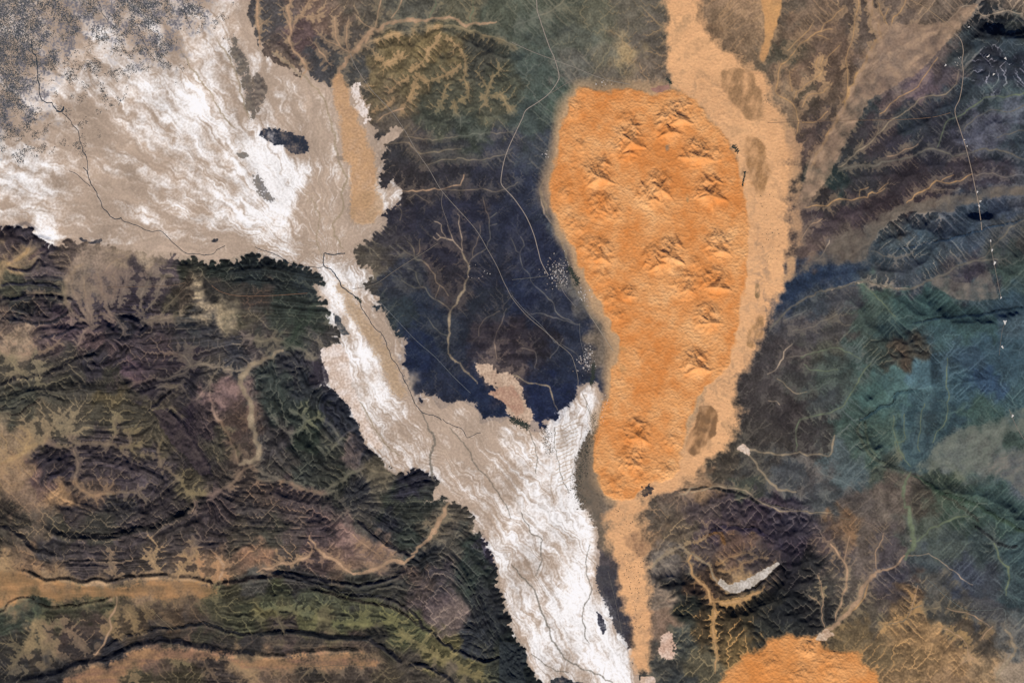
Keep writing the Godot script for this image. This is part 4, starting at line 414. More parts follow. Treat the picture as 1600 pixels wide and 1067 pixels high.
func make_control() -> void:
	var rock := PackedByteArray()
	var wash := PackedByteArray()
	var par := PackedByteArray()
	rock.resize(LW * LH * 3)
	wash.resize(LW * LH * 3)
	par.resize(LW * LH * 3)
	var su := 1760.0 / LW
	var sv := TH * TX / LH
	var n := control.size()
	var cx := PackedFloat32Array()
	var cy := PackedFloat32Array()
	var everyone := PackedInt32Array(range(n))
	for c in control:
		cx.append(c[0])
		cy.append(c[1])
	for j in LH:
		var v := Y0 + (j + 0.5) * sv
		var near := PackedInt32Array()
		for k in n:
			if absf(cy[k] - v) < 75.0:
				near.append(k)
		for i in LW:
			var u := X0 + (i + 0.5) * su
			var sw := 0.0
			var a := [0.0, 0.0, 0.0, 0.0, 0.0, 0.0, 0.0, 0.0]
			var reach := 75.0
			var pool := near
			while sw <= 0.0:
				sw = 0.0
				for k in pool:
					var dx := cx[k] - u
					if dx > reach or dx < -reach:
						continue
					var dy := cy[k] - v
					if dy > reach or dy < -reach:
						continue
					var d := dx * dx + dy * dy + 60.0
					var w := 1e12 / (d * d * d)
					sw += w
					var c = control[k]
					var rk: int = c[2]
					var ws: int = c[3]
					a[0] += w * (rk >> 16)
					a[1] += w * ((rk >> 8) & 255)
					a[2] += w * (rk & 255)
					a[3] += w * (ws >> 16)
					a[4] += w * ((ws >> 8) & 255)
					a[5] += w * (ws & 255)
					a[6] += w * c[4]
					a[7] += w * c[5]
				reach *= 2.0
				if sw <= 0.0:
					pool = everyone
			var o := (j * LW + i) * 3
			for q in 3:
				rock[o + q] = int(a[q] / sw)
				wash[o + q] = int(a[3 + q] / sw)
			par[o] = int(a[6] / sw * 2.5)
			par[o + 1] = int(a[7] / sw * 2.5)
			sw = 0.0
			var s := 0.0
			for c in white:
				var dx: float = c[0] - u
				var dy: float = c[1] - v
				var d := dx * dx + dy * dy + 80.0
				var w := 1.0 / (d * d)
				sw += w
				s += w * c[2]
			par[o + 2] = int(s / sw * 2.5)
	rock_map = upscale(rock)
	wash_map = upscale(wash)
	par_map = upscale(par)

# the lie of the beds: a height-like value that is constant along each ridge, so that its level lines follow the folds
func make_folds() -> void:
	var pts := PackedVector3Array()
	for r in ridges:
		var line := curve_of(r, 4, 14.0, 0.0, 1)
		var level := 0.0
		for p in line:
			level += p.y
		level /= line.size()
		for p in line:
			pts.append(Vector3(p.x, p.y, level - p.y))
	for f in folds:
		var line := curve_of(f, 1, 14.0, 0.0, 1)
		for p in line:
			pts.append(Vector3(p.x, p.y, f[0] - p.y))
	fold.resize(LW * LH)
	var su := 1760.0 / LW
	var sv := TH * TX / LH
	for j in LH:
		var v := Y0 + (j + 0.5) * sv
		for i in LW:
			var u := X0 + (i + 0.5) * su
			if v < 330.0 and u < 1000.0:
				continue
			var sw := 0.00002
			var s := 0.0
			for p in pts:
				var dx := p.x - u
				if dx > 130.0 or dx < -130.0:
					continue
				var dy := p.y - v
				var d := dx * dx + dy * dy + 30.0
				var w := 1.0 / (d * d)
				w *= 100.0
				sw += w
				s += w * p.z
			fold[j * LW + i] = s / sw + v
	var im := Image.create_from_data(LW, LH, false, Image.FORMAT_RF, fold.to_byte_array())
	im.resize(TW, TH, Image.INTERPOLATE_CUBIC)
	fold = im.get_data().to_float32_array()

var fold := PackedFloat32Array()
# outlines of folds that have no high ridge: level, then u, v
var folds := [
	[690, 40, 745, 50, 720, 75, 702, 120, 700, 180, 705, 240, 725, 290, 750], [690, 30, 770, 80, 800, 150, 815, 220, 808, 290, 770], [720, 90, 745, 120, 725, 180, 728, 230, 750, 190, 775, 120, 775, 90, 745],
	[930, 660, 925, 680, 905, 705, 920, 722, 950, 720, 975, 700, 985, 670, 965, 655, 945], [945, 672, 940, 690, 925, 708, 950, 700, 968, 680, 960], [590, 345, 590, 352, 575, 370, 568, 385, 580, 372, 600, 350, 605, 345, 590], [620, 410, 590, 425, 640, 440, 700, 470, 740, 520, 760],
	[640, 440, 560, 445, 600, 455, 650, 480, 700, 530, 730], [660, 520, 620, 545, 660, 575, 700, 590, 715], [600, 360, 620, 370, 660, 385, 700, 395, 720], [610, 325, 620, 335, 660, 350, 700, 360, 730], [840, 700, 840, 730, 870, 750, 910, 775, 960, 800, 1010], [880, 560, 880, 600, 890, 640, 900, 660, 910],
	[470, 20, 520, 60, 500, 110, 490, 150, 480], [520, 30, 560, 80, 545, 130, 530, 170, 510], [420, 300, 430, 350, 415, 420, 410, 480, 430], [450, 300, 455, 360, 440, 430, 440, 490, 450],
]

func upscale(b: PackedByteArray) -> PackedByteArray:
	var im := Image.create_from_data(LW, LH, false, Image.FORMAT_RGB8, b)
	im.resize(TW, TH, Image.INTERPOLATE_CUBIC)
	return im.get_data()

# a smooth curve through the points from index FIRST on, wandering a little to both sides
func curve_of(a: Array, first: int, step: float, wander: float, s: int) -> PackedVector2Array:
	var p := PackedVector2Array()
	for k in range(first, a.size() - 1, 2):
		p.append(Vector2(a[k], a[k + 1]))
	var out := PackedVector2Array()
	var nz := noise_at(0.045, 3, s)
	for k in p.size() - 1:
		var p0 := p[maxi(k - 1, 0)]
		var p1 := p[k]
		var p2 := p[k + 1]
		var p3 := p[mini(k + 2, p.size() - 1)]
		var m := maxi(1, int(p1.distance_to(p2) / step))
		for q in m:
			out.append(p1.cubic_interpolate(p2, p0, p3, float(q) / m))
	out.append(p[p.size() - 1])
	if wander > 0.0:
		for k in out.size():
			var o := out[k]
			out[k] = o + Vector2(nz.get_noise_2d(o.x, o.y), nz.get_noise_2d(o.y + 500.0, o.x)) * wander
	return out

func draw_lines() -> void:
	wash_alpha.resize(TW * TH)
	wash_kind.resize(TW * TH)
	bed.resize(NX * NY)
	var count := 0
	# ditches between the plots on the salt by the southern village
	for k in 15:
		washes.append([0.55, 8, 868 - k % 3 + k * 0.4, 668 + k * 6.5, 880 + k * 0.2, 664 + k * 6.5, 906 - k * 1.1, 652 + k * 7.0])
	for k in 6:
		washes.append([0.55, 8, 826 + k % 2, 700 + k * 5.5, 838, 699 + k * 5.5])
	washes.append_array([[1.2, 6, 826, 668, 832, 690, 840, 715, 838, 740], [1.2, 6, 866, 665, 868, 700, 876, 740, 890, 770], [1.0, 6, 910, 614, 920, 640, 930, 668]])
	for w in washes:
		count += 1
		var line := curve_of(w, 2, 5.0, minf(8.0, 3.0 + w[0] * 0.5), 100 + count)
		var width: float = w[0]
		var tone: int = w[1]
		var total := line.size()
		for k in total - 1:
			var a := line[k]
			var b := line[k + 1]
			var half := width * 0.5 * (0.45 + 1.0 * float(n_mid[texel(a.x, a.y)]) / 255.0) * minf(1.0, 0.55 + 0.45 * minf(k, total - 1 - k) / 4.0)
			half = maxf(half, 0.62)
			var reach := half * 1.9 + 1.5
			var ab := b - a
			var l2 := maxf(ab.length_squared(), 0.001)
			for j in range(maxi(0, int((minf(a.y, b.y) - reach - Y0) / TX)), mini(TH, int((maxf(a.y, b.y) + reach - Y0) / TX) + 1)):
				for i in range(maxi(0, int((minf(a.x, b.x) - reach - X0) / TX)), mini(TW, int((maxf(a.x, b.x) + reach - X0) / TX) + 1)):
					var px := X0 + (i + 0.5) * TX - a.x
					var py := Y0 + (j + 0.5) * TX - a.y
					var t := clampf((px * ab.x + py * ab.y) / l2, 0.0, 1.0)
					var dx := px - ab.x * t
					var dy := py - ab.y * t
					var o := j * TW + i
					var d := sqrt(dx * dx + dy * dy) + (float(n_fine[o]) - 128.0) / 128.0 * (0.1 + half * 0.5)
					var al := int(clampf((half - d) * 0.55 / (0.5 + half * 0.22) + 0.5, 0.0, 1.0) * 255.0)
					if al > wash_alpha[o]:
						wash_alpha[o] = al
						wash_kind[o] = tone
			var gi := int((a.x - X0) / CELL + 0.5)
			var gj := int((a.y - Y0) / CELL + 0.5)
			var r := int(half / CELL + 0.6)
			for jj in range(maxi(1, gj - r), mini(NY - 1, gj + r + 1)):
				for ii in range(maxi(1, gi - r), mini(NX - 1, gi + r + 1)):
					bed[jj * NX + ii] = 1

func texel(u: float, v: float) -> int:
	return clampi(int((v - Y0) / TX), 0, TH - 1) * TW + clampi(int((u - X0) / TX), 0, TW - 1)

# a soft mask of an outline inside BOX (in texels): 0 outside, 255 inside, blurred over about SOFT map units
func mask_of(p: PackedVector2Array, soft: float, box: Rect2i) -> PackedByteArray:
	var w := box.size.x / 2
	var h := box.size.y / 2
	var im := Image.create_empty(w, h, false, Image.FORMAT_L8)
	var n := p.size()
	for j in h:
		var v := Y0 + (box.position.y + j * 2 + 1) * TX
		var cuts := PackedFloat32Array()
		for k in n:
			var a := p[k]
			var b := p[(k + 1) % n]
			if (a.y <= v) != (b.y <= v):
				cuts.append(a.x + (v - a.y) / (b.y - a.y) * (b.x - a.x))
		cuts.sort()
		for k in range(0, cuts.size() - 1, 2):
			var i0 := clampi(int(((cuts[k] - X0) / TX - box.position.x) * 0.5 + 0.5), 0, w)
			var i1 := clampi(int(((cuts[k + 1] - X0) / TX - box.position.x) * 0.5 + 0.5), 0, w)
			if i1 > i0:
				im.fill_rect(Rect2i(i0, j, i1 - i0, 1), Color.WHITE)
	var k := soft
	while k > 1.5:
		w = maxi(2, (w + 1) / 2)
		h = maxi(2, (h + 1) / 2)
		im.resize(w, h, Image.INTERPOLATE_BILINEAR)
		k *= 0.5
	im.resize(box.size.x, box.size.y, Image.INTERPOLATE_CUBIC)
	return im.get_data()

func bounds_of(p: PackedVector2Array, grow: float) -> Rect2i:
	var r := Rect2(p[0], Vector2.ZERO)
	for q in p:
		r = r.expand(q)
	r = r.grow(grow)
	var i0 := clampi(int((r.position.x - X0) / TX), 0, TW - 1)
	var j0 := clampi(int((r.position.y - Y0) / TX), 0, TH - 1)
	return Rect2i(i0, j0, clampi(int((r.end.x - X0) / TX), 0, TW) - i0, clampi(int((r.end.y - Y0) / TX), 0, TH) - j0)

const LAND := {"salt": 1, "crust": 1, "rock": 0, "sand": 3, "sheet": 3, "gravel": 4, "apron": 3, "erg": 2, "fan": 0, "oasis": 1}

func make_masks() -> void:
	kind_of.resize(NX * NY)
	erg_amount.resize(NX * NY)
	sand_amount.resize(NX * NY)
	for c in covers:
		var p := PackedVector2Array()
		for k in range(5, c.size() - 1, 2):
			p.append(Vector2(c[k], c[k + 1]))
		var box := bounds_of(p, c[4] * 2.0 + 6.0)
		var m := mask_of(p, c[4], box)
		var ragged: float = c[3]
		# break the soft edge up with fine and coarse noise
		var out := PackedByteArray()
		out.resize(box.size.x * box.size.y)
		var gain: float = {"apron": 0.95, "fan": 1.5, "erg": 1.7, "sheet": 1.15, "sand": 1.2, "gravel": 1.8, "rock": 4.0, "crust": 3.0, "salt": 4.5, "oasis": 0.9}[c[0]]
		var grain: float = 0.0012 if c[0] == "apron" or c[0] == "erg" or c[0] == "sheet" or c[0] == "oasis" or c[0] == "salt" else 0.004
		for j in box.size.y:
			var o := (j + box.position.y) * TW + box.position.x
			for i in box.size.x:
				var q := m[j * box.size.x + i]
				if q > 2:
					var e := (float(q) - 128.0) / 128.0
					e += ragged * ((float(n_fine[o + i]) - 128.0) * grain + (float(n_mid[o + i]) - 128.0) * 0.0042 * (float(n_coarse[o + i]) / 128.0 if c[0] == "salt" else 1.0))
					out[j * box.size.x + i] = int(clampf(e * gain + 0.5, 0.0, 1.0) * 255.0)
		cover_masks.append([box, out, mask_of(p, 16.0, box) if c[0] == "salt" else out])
		var land: int = LAND[c[0]]
		for gj in range(int(box.position.y * TX / CELL), mini(NY, int(box.end.y * TX / CELL) + 2)):
			var tj := int(gj * CELL / TX) - box.position.y
			if tj < 0 or tj >= box.size.y:
				continue
			for gi in range(int(box.position.x * TX / CELL), mini(NX, int(box.end.x * TX / CELL) + 2)):
				var ti := int(gi * CELL / TX) - box.position.x
				if ti >= 0 and ti < box.size.x:
					var al := out[tj * box.size.x + ti]
					var gk := gj * NX + gi
					if al > 127:
						kind_of[gk] = land
						if c[0] == "fan":
							bed[gk] = 1
					if land == 2:
						erg_amount[gk] = maxi(erg_amount[gk], al)
					elif land == 3:
						sand_amount[gk] = maxi(sand_amount[gk], al)
					elif al > 127:
						sand_amount[gk] = 0
						erg_amount[gk] = mini(erg_amount[gk], 90)
	for k in NX * NY:
		if kind_of[k] > 0:
			bed[k] = 1

# ---------------------------------------------------------------- running water shapes the hills
func erode() -> void:
	var mx := (NX + 1) / 2
	var my := (NY + 1) / 2
	var zm := PackedFloat32Array()
	var hard := PackedFloat32Array()
	var seeds := PackedByteArray()
	zm.resize(mx * my)
	hard.resize(mx * my)
	seeds.resize(mx * my)
	var na := noise_at(1.0 / 46.0, 5, 31)
	var nb := noise_at(1.0 / 70.0, 4, 32)
	for j in my:
		for i in mx:
			var u := X0 + i * 2 * CELL
			var v := Y0 + j * 2 * CELL
			var k := j * mx + i
			var rel := float(par_map[texel(u, v) * 3]) / 250.0
			hard[k] = maxf(rel * minf(1.0, 0.3 + rel * 2.0), 0.008) * (1.0 + 0.7 * nb.get_noise_2d(u, v))
			if u < 820.0 and v > 380.0:
				# tilted beds of unequal strength strike across the folded hills
				var bed_strength := na.get_noise_2d(u * 0.06, fold[texel(u, v)] * 3.0)
				hard[k] *= 0.75 + 0.7 * bed_strength
				zm[k] += 120.0 * rel * bed_strength
			zm[k] += (na.get_noise_2d(u, v) + 0.8) * 120.0 * rel + 2.0 * randf_of(k) + tilt_of(u, v) + na.get_noise_2d(u * 1.4 + 900.0, v * 1.4) * 22.0
			var g := j * 2 * NX + i * 2
			var any := bed[g]
			if i > 0 and j > 0 and i < mx - 1 and j < my - 1:
				any = any | bed[g + 1] | bed[g - 1] | bed[g + NX] | bed[g - NX]
			seeds[k] = any
	for it in 5:
		zm = carve(zm, hard, seeds, mx, my, CELL * 2.0 * M, 0.65, false)
	z.resize(NX * NY)
	var zr := Image.create_from_data(mx, my, false, Image.FORMAT_RF, zm.to_byte_array())
	zr.resize(NX, NY, Image.INTERPOLATE_CUBIC)
	z = zr.get_data().to_float32_array()
	var hr := Image.create_from_data(mx, my, false, Image.FORMAT_RF, hard.to_byte_array())
	hr.resize(NX, NY, Image.INTERPOLATE_BILINEAR)
	hard = hr.get_data().to_float32_array()
	for k in NX * NY:
		z[k] = maxf(0.0, z[k]) + randf_of(k) * (1.0 + 9.0 * hard[k])
	z = carve(z, hard, bed, NX, NY, CELL * M, 0.6, false)
	z = carve(z, hard, bed, NX, NY, CELL * M, 0.6, true)
	var outcrop := noise_at(0.03, 2, 35)
	# floods fill the floors of the valleys with gravel and sand
	valley.resize(NX * NY)
	for j in NY:
		for i in NX:
			var k := j * NX + i
			var t := texel(X0 + i * CELL, Y0 + j * CELL)
			var rel := float(par_map[t * 3]) / 250.0
			var fill := (1.2 + 100.0 * rel) * (1.0 + (float(n_mid[t]) - 128.0) * 0.008)
			valley[k] = fill - z[k]
			z[k] = maxf(0.0, z[k] - fill)
			if bed[k] == 0 and fold[t] > 1.0:
				# the outcrops of hard beds stand out as long low ridges
				var f := fold[t] + (float(n_mid[t]) - 128.0) * 0.03
				var e := 1.0 - absf(outcrop.get_noise_1d(f * 1.6)) * 4.5
				var e2 := 1.0 - absf(outcrop.get_noise_1d(f * 4.0 + 300.0)) * 3.5
				var stand := clampf(z[k] / 14.0, 0.0, 1.0) * rel * (1.0 if X0 + i * CELL < 830.0 else 0.35)
				z[k] += (maxf(e, 0.0) * 55.0 + maxf(e2, 0.0) * 18.0) * stand * (1.0 + 1.5 * smoothstep(850.0, 900.0, Y0 + j * CELL)) * (0.35 + float(n_coarse[t]) / 200.0)
	# loose debris evens out the sharpest steps
	var s := z.duplicate()
	for j in range(1, NY - 1):
		for i in range(1, NX - 1):
			var k := j * NX + i
			if bed[k] == 0 or z[k] > 0.0:
				s[k] = z[k] * 0.68 + (z[k - 1] + z[k + 1] + z[k - NX] + z[k + NX]) * 0.06 + (z[k - 1 - NX] + z[k + 1 - NX] + z[k - 1 + NX] + z[k + 1 + NX]) * 0.02
	z = s
	for i in NX:
		z[i] = z[i + NX]
		z[(NY - 1) * NX + i] = z[(NY - 2) * NX + i]
	for j in NY:
		z[j * NX] = z[j * NX + 1]
		z[j * NX + NX - 1] = z[j * NX + NX - 2]

func randf_of(k: int) -> float:
	var h := (k * 374761393 + 668265263) & 0x7fffffff
	h = ((h ^ (h >> 13)) * 1274126177) & 0x7fffffff
	return float((h ^ (h >> 16)) & 0xffff) / 65535.0

# the regional fall of the ground before the streams cut into it
func tilt_of(u: float, v: float) -> float:
	var dome := Vector2(u - 1165.0, (v - 915.0) * 1.1).length()
	if dome < 150.0:
		return (150.0 - dome) * 1.4
	if u > 1180.0:
		return (u - 1180.0) * 0.5 + (900.0 - v) * 0.35
	if v < 300.0 and u > 540.0:
		return (300.0 - v) * 0.3 + 60.0
	if u > 520.0 and v < 700.0:
		return (700.0 - v) * 0.2
	if u < 260.0 and v > 390.0 and v < 520.0:
		return (v - 380.0) * 0.6
	return 40.0

# one round: find where every cell drains to, gather the drainage areas, and set the slopes that such streams keep
func carve(h: PackedFloat32Array, hard: PackedFloat32Array, seeds: PackedByteArray, nx: int, ny: int, dx: float, mix: float, keep: bool) -> PackedFloat32Array:
	var n := nx * ny
	var to := PackedInt32Array()
	to.resize(n)
	to.fill(-1)
	for i in nx:
		to[i] = -2
		to[(ny - 1) * nx + i] = -2
	for j in ny:
		to[j * nx] = -2
		to[j * nx + nx - 1] = -2
	const BUCKETS := 16000
	var head := PackedInt32Array()
	head.resize(BUCKETS)
	head.fill(-1)
	var next := PackedInt32Array()
	next.resize(n)
	for k in n:
		if seeds[k] and to[k] == -1:
			to[k] = k
			next[k] = head[0]
			head[0] = k
	var order := PackedInt32Array()
	order.resize(n)
	var got := 0
	var off := PackedInt32Array([-1, 1, -nx, nx, -nx - 1, -nx + 1, nx - 1, nx + 1])
	var b := 0
	while b < BUCKETS:
		var k := head[b]
		if k < 0:
			b += 1
			continue
		head[b] = next[k]
		order[got] = k
		got += 1
		for o in off:
			var q := k + o
			if to[q] == -1:
				to[q] = k
				var lb := mini(int(h[q] * 10.0), BUCKETS - 2)
				if lb <= b:
					lb = mini(b + 1, BUCKETS - 1)
				next[q] = head[lb]
				head[lb] = q
	var area := PackedFloat32Array()
	area.resize(n)
	area.fill(1.0)
	for c in range(got - 1, -1, -1):
		var k := order[c]
		if to[k] != k:
			area[to[k]] += area[k]
	var out := PackedFloat32Array()
	out.resize(n)
	var cell2 := dx * dx
	for c in got:
		var k := order[c]
		var r := to[k]
		if r == k:
			continue
		var d := absi(k - r)
		var l := dx if d == 1 or d == nx else dx * 1.4142
		var slope := minf(0.56, 92.0 * hard[k] * pow(area[k] * cell2, -0.45))
		out[k] = lerpf(h[k], out[r] + slope * l, mix)
		if out[k] < out[r]:
			out[k] = out[r]
	if keep:
		flow.resize(n)
		for k in n:
			flow[k] = clampi(int(log(area[k]) * 24.0), 0, 255) if to[k] >= 0 and to[k] != k else 0
	return out

func raise_ridges() -> void:
	ridge_alpha.resize(NX * NY)
	ridge_tone.resize(NX * NY)
	var count := 0
	for r in ridges:
		count += 1
		var line := curve_of(r, 4, 6.0, 4.0, 300 + count)
		var total := line.size()
		var best := {}
		for k in total - 1:
			var a := line[k]
			var b := line[k + 1]
			var reach: float = maxf(r[1], r[2]) + 2.0
			var ab := b - a
			var l2 := maxf(ab.length_squared(), 0.001)
			var along := sin(PI * clampf((k + 0.5) / total, 0.0, 1.0))
			along = minf(1.0, along * 2.5)
			for j in range(maxi(0, int((minf(a.y, b.y) - reach - Y0) / CELL)), mini(NY, int((maxf(a.y, b.y) + reach - Y0) / CELL) + 2)):
				for i in range(maxi(0, int((minf(a.x, b.x) - reach - X0) / CELL)), mini(NX, int((maxf(a.x, b.x) + reach - X0) / CELL) + 2)):
					var px := X0 + i * CELL - a.x
					var py := Y0 + j * CELL - a.y
					var t := clampf((px * ab.x + py * ab.y) / l2, 0.0, 1.0)
					var d := Vector2(px - ab.x * t, py - ab.y * t).length()
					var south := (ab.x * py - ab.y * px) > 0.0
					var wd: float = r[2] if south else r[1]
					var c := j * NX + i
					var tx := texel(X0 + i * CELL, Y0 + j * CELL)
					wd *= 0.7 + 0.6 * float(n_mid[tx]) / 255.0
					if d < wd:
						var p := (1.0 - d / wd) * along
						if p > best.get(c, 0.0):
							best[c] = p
							var al := int(clampf(p * (2.0 if south else 4.0) - (0.9 if south else 0.2), 0.0, 1.0) * 230.0)  # dark tone covers the whole north flank, painting its shade over the rock
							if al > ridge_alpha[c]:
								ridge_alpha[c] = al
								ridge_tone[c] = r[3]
		for c in best:
			var tx := texel(X0 + (c % NX) * CELL, Y0 + (c / NX) * CELL)
			var cut := 1.0 - float(wash_alpha[tx]) / 255.0
			z[c] += r[0] * best[c] * cut * (0.75 + 0.5 * float(n_coarse[tx]) / 255.0)
			ridge_alpha[c] = int(ridge_alpha[c] * cut)

func raise_dunes() -> void:
	var cells := noise_at(1.0 / 6.0, 1, 41, FastNoiseLite.TYPE_CELLULAR)
	cells.fractal_type = FastNoiseLite.FRACTAL_NONE
	cells.cellular_return_type = FastNoiseLite.RETURN_DISTANCE
	cells.cellular_jitter = 1.0
	cells.domain_warp_enabled = true
	cells.domain_warp_amplitude = 9.0
	cells.domain_warp_frequency = 0.05
	cells.domain_warp_fractal_octaves = 2
	var small := noise_at(1.0 / 5.0, 2, 42)
	var broad := noise_at(1.0 / 60.0, 3, 43)
	# star dunes and the rough ground on the lee of each
	var star_h := PackedFloat32Array()
	var rough := PackedFloat32Array()
	star_h.resize(NX * NY)
	rough.resize(NX * NY)
	var index := 0
	for s in stars:
		index += 1
		var c := Vector2(s[0], s[1])
		var hh: float = s[2] * (1.32 + 0.7 * randf_of(index * 31))
		var rng := RandomNumberGenerator.new()
		rng.seed = 900 + index
		var peaks := [[c, hh, s.slice(3)]]
		for q in (7 if hh > 100 else 3):
			var ang := deg_to_rad(rng.randf_range(170, 300))
			var away := rng.randf_range(9, 27)
			peaks.append([c + Vector2(cos(ang), sin(ang)) * away, hh * rng.randf_range(0.3, 0.6), [rng.randf_range(0, 60), rng.randf_range(120, 180), rng.randf_range(220, 300)]])
		for p in peaks:
			var pc: Vector2 = p[0]
			var ph: float = p[1]
			var span := ph / 30.0 / 0.56 * 1.7 + 4.0
			for j in range(maxi(0, int((pc.y - span - Y0) / CELL)), mini(NY, int((pc.y + span - Y0) / CELL) + 1)):
				for i in range(maxi(0, int((pc.x - span - X0) / CELL)), mini(NX, int((pc.x + span - X0) / CELL) + 1)):
					var d := Vector2(X0 + i * CELL, Y0 + j * CELL) - pc
					var bend := small.get_noise_2d(d.x * 0.12 + pc.x, d.y * 0.12 + pc.y) * 3.0
					var best := ph - d.length() * M * 0.58
					for deg in p[2]:
						var dir := Vector2(cos(deg_to_rad(deg)), sin(deg_to_rad(deg)))
						var t := d.dot(dir)
						if t < 0.0:
							continue
						var side := absf(d.cross(dir) + bend * t * 0.1)
						var crest := ph * (1.0 - pow(t / span, 1.15))
						best = maxf(best, crest - side * M * 0.56)
					var k := j * NX + i
					if best > star_h[k]:
						star_h[k] = best
		var far := 26.0 if hh > 100 else 14.0
		var mid := c + Vector2(-4, -7) * (far / 26.0)
		for j in range(maxi(0, int((mid.y - far - Y0) / CELL)), mini(NY, int((mid.y + far - Y0) / CELL) + 1)):
			for i in range(maxi(0, int((mid.x - far - X0) / CELL)), mini(NX, int((mid.x + far - X0) / CELL) + 1)):
				var d := (Vector2(X0 + i * CELL, Y0 + j * CELL) - mid).length() / far
				var k := j * NX + i
				if d < 1.0 and kind_of[k] == 2:
					rough[k] = maxf(rough[k], 1.0 - d * d)
				if star_h[k] > 14.0 and kind_of[k] == 2 and (Vector2(X0 + i * CELL, Y0 + j * CELL) - c).length() < hh / 30.0 / 0.42 + 3.0:
					kind_of[k] = 20 + index
	# rough ground without a summit of its own
	for c in [[897, 172, 18], [882, 300, 18], [900, 350, 20], [916, 384, 18], [942, 432, 16], [956, 470, 16], [966, 492, 14], [905, 230, 14], [960, 762, 24], [1004, 744, 20], [1040, 738, 18], [1122, 240, 14], [976, 186, 16], [960, 332, 18], [1085, 412, 12], [1060, 430, 14], [1050, 690, 16], [1300, 1040, 30], [1200, 1040, 24], [1250, 1060, 26]]:
		for j in range(maxi(0, int((c[1] - c[2] - Y0) / CELL)), mini(NY, int((c[1] + c[2] - Y0) / CELL) + 1)):
			for i in range(maxi(0, int((c[0] - c[2] - X0) / CELL)), mini(NX, int((c[0] + c[2] - X0) / CELL) + 1)):
				var d: float = Vector2(X0 + i * CELL - c[0], Y0 + j * CELL - c[1]).length() / c[2]
				if d < 1.0:
					rough[j * NX + i] = maxf(rough[j * NX + i], 0.55 * (1.0 - d * d))
	for j in NY:
		for i in NX:
			var k := j * NX + i
			var kind := kind_of[k]
			if erg_amount[k] < 8 and sand_amount[k] < 8:
				continue
			var share := float(erg_amount[k]) / 255.0
			var u := X0 + i * CELL
			var v := Y0 + j * CELL
			if sand_amount[k] > 8 and share < 0.9:
				var w := clampf(broad.get_noise_2d(u * 1.3, v * 1.3) * 2.0 + 0.25, 0.0, 1.0)
				z[k] += (w * (cells.get_noise_2d(u * 1.15, v * 1.15 + 300.0) + 1.0) * 16.0 + 2.0 * small.get_noise_2d(u, v)) * (1.0 - share) * sand_amount[k] / 255.0
			if share > 0.03:
				var c := cells.get_noise_2d(u * (0.94 - 0.0 * rough[k]), v)
				var hgt := (c + 1.0) * (9.0 + 26.0 * broad.get_noise_2d(u * 2.0, v * 2.0)) + 3.0 * small.get_noise_2d(u, v)
				var big := cells.get_noise_2d(u * 0.62 + 40.0, v * 0.62 + 80.0) + 1.0
				hgt += rough[k] * (big * 150.0 - 20.0) * clampf(1.0 - star_h[k] / 60.0, 0.0, 1.0)
				hgt *= clampf(1.0 - star_h[k] / 45.0, 0.12, 1.0)
				z[k] += (9.0 + rough[k] * 45.0 + hgt + star_h[k] + broad.get_noise_2d(u, v) * 16.0) * share

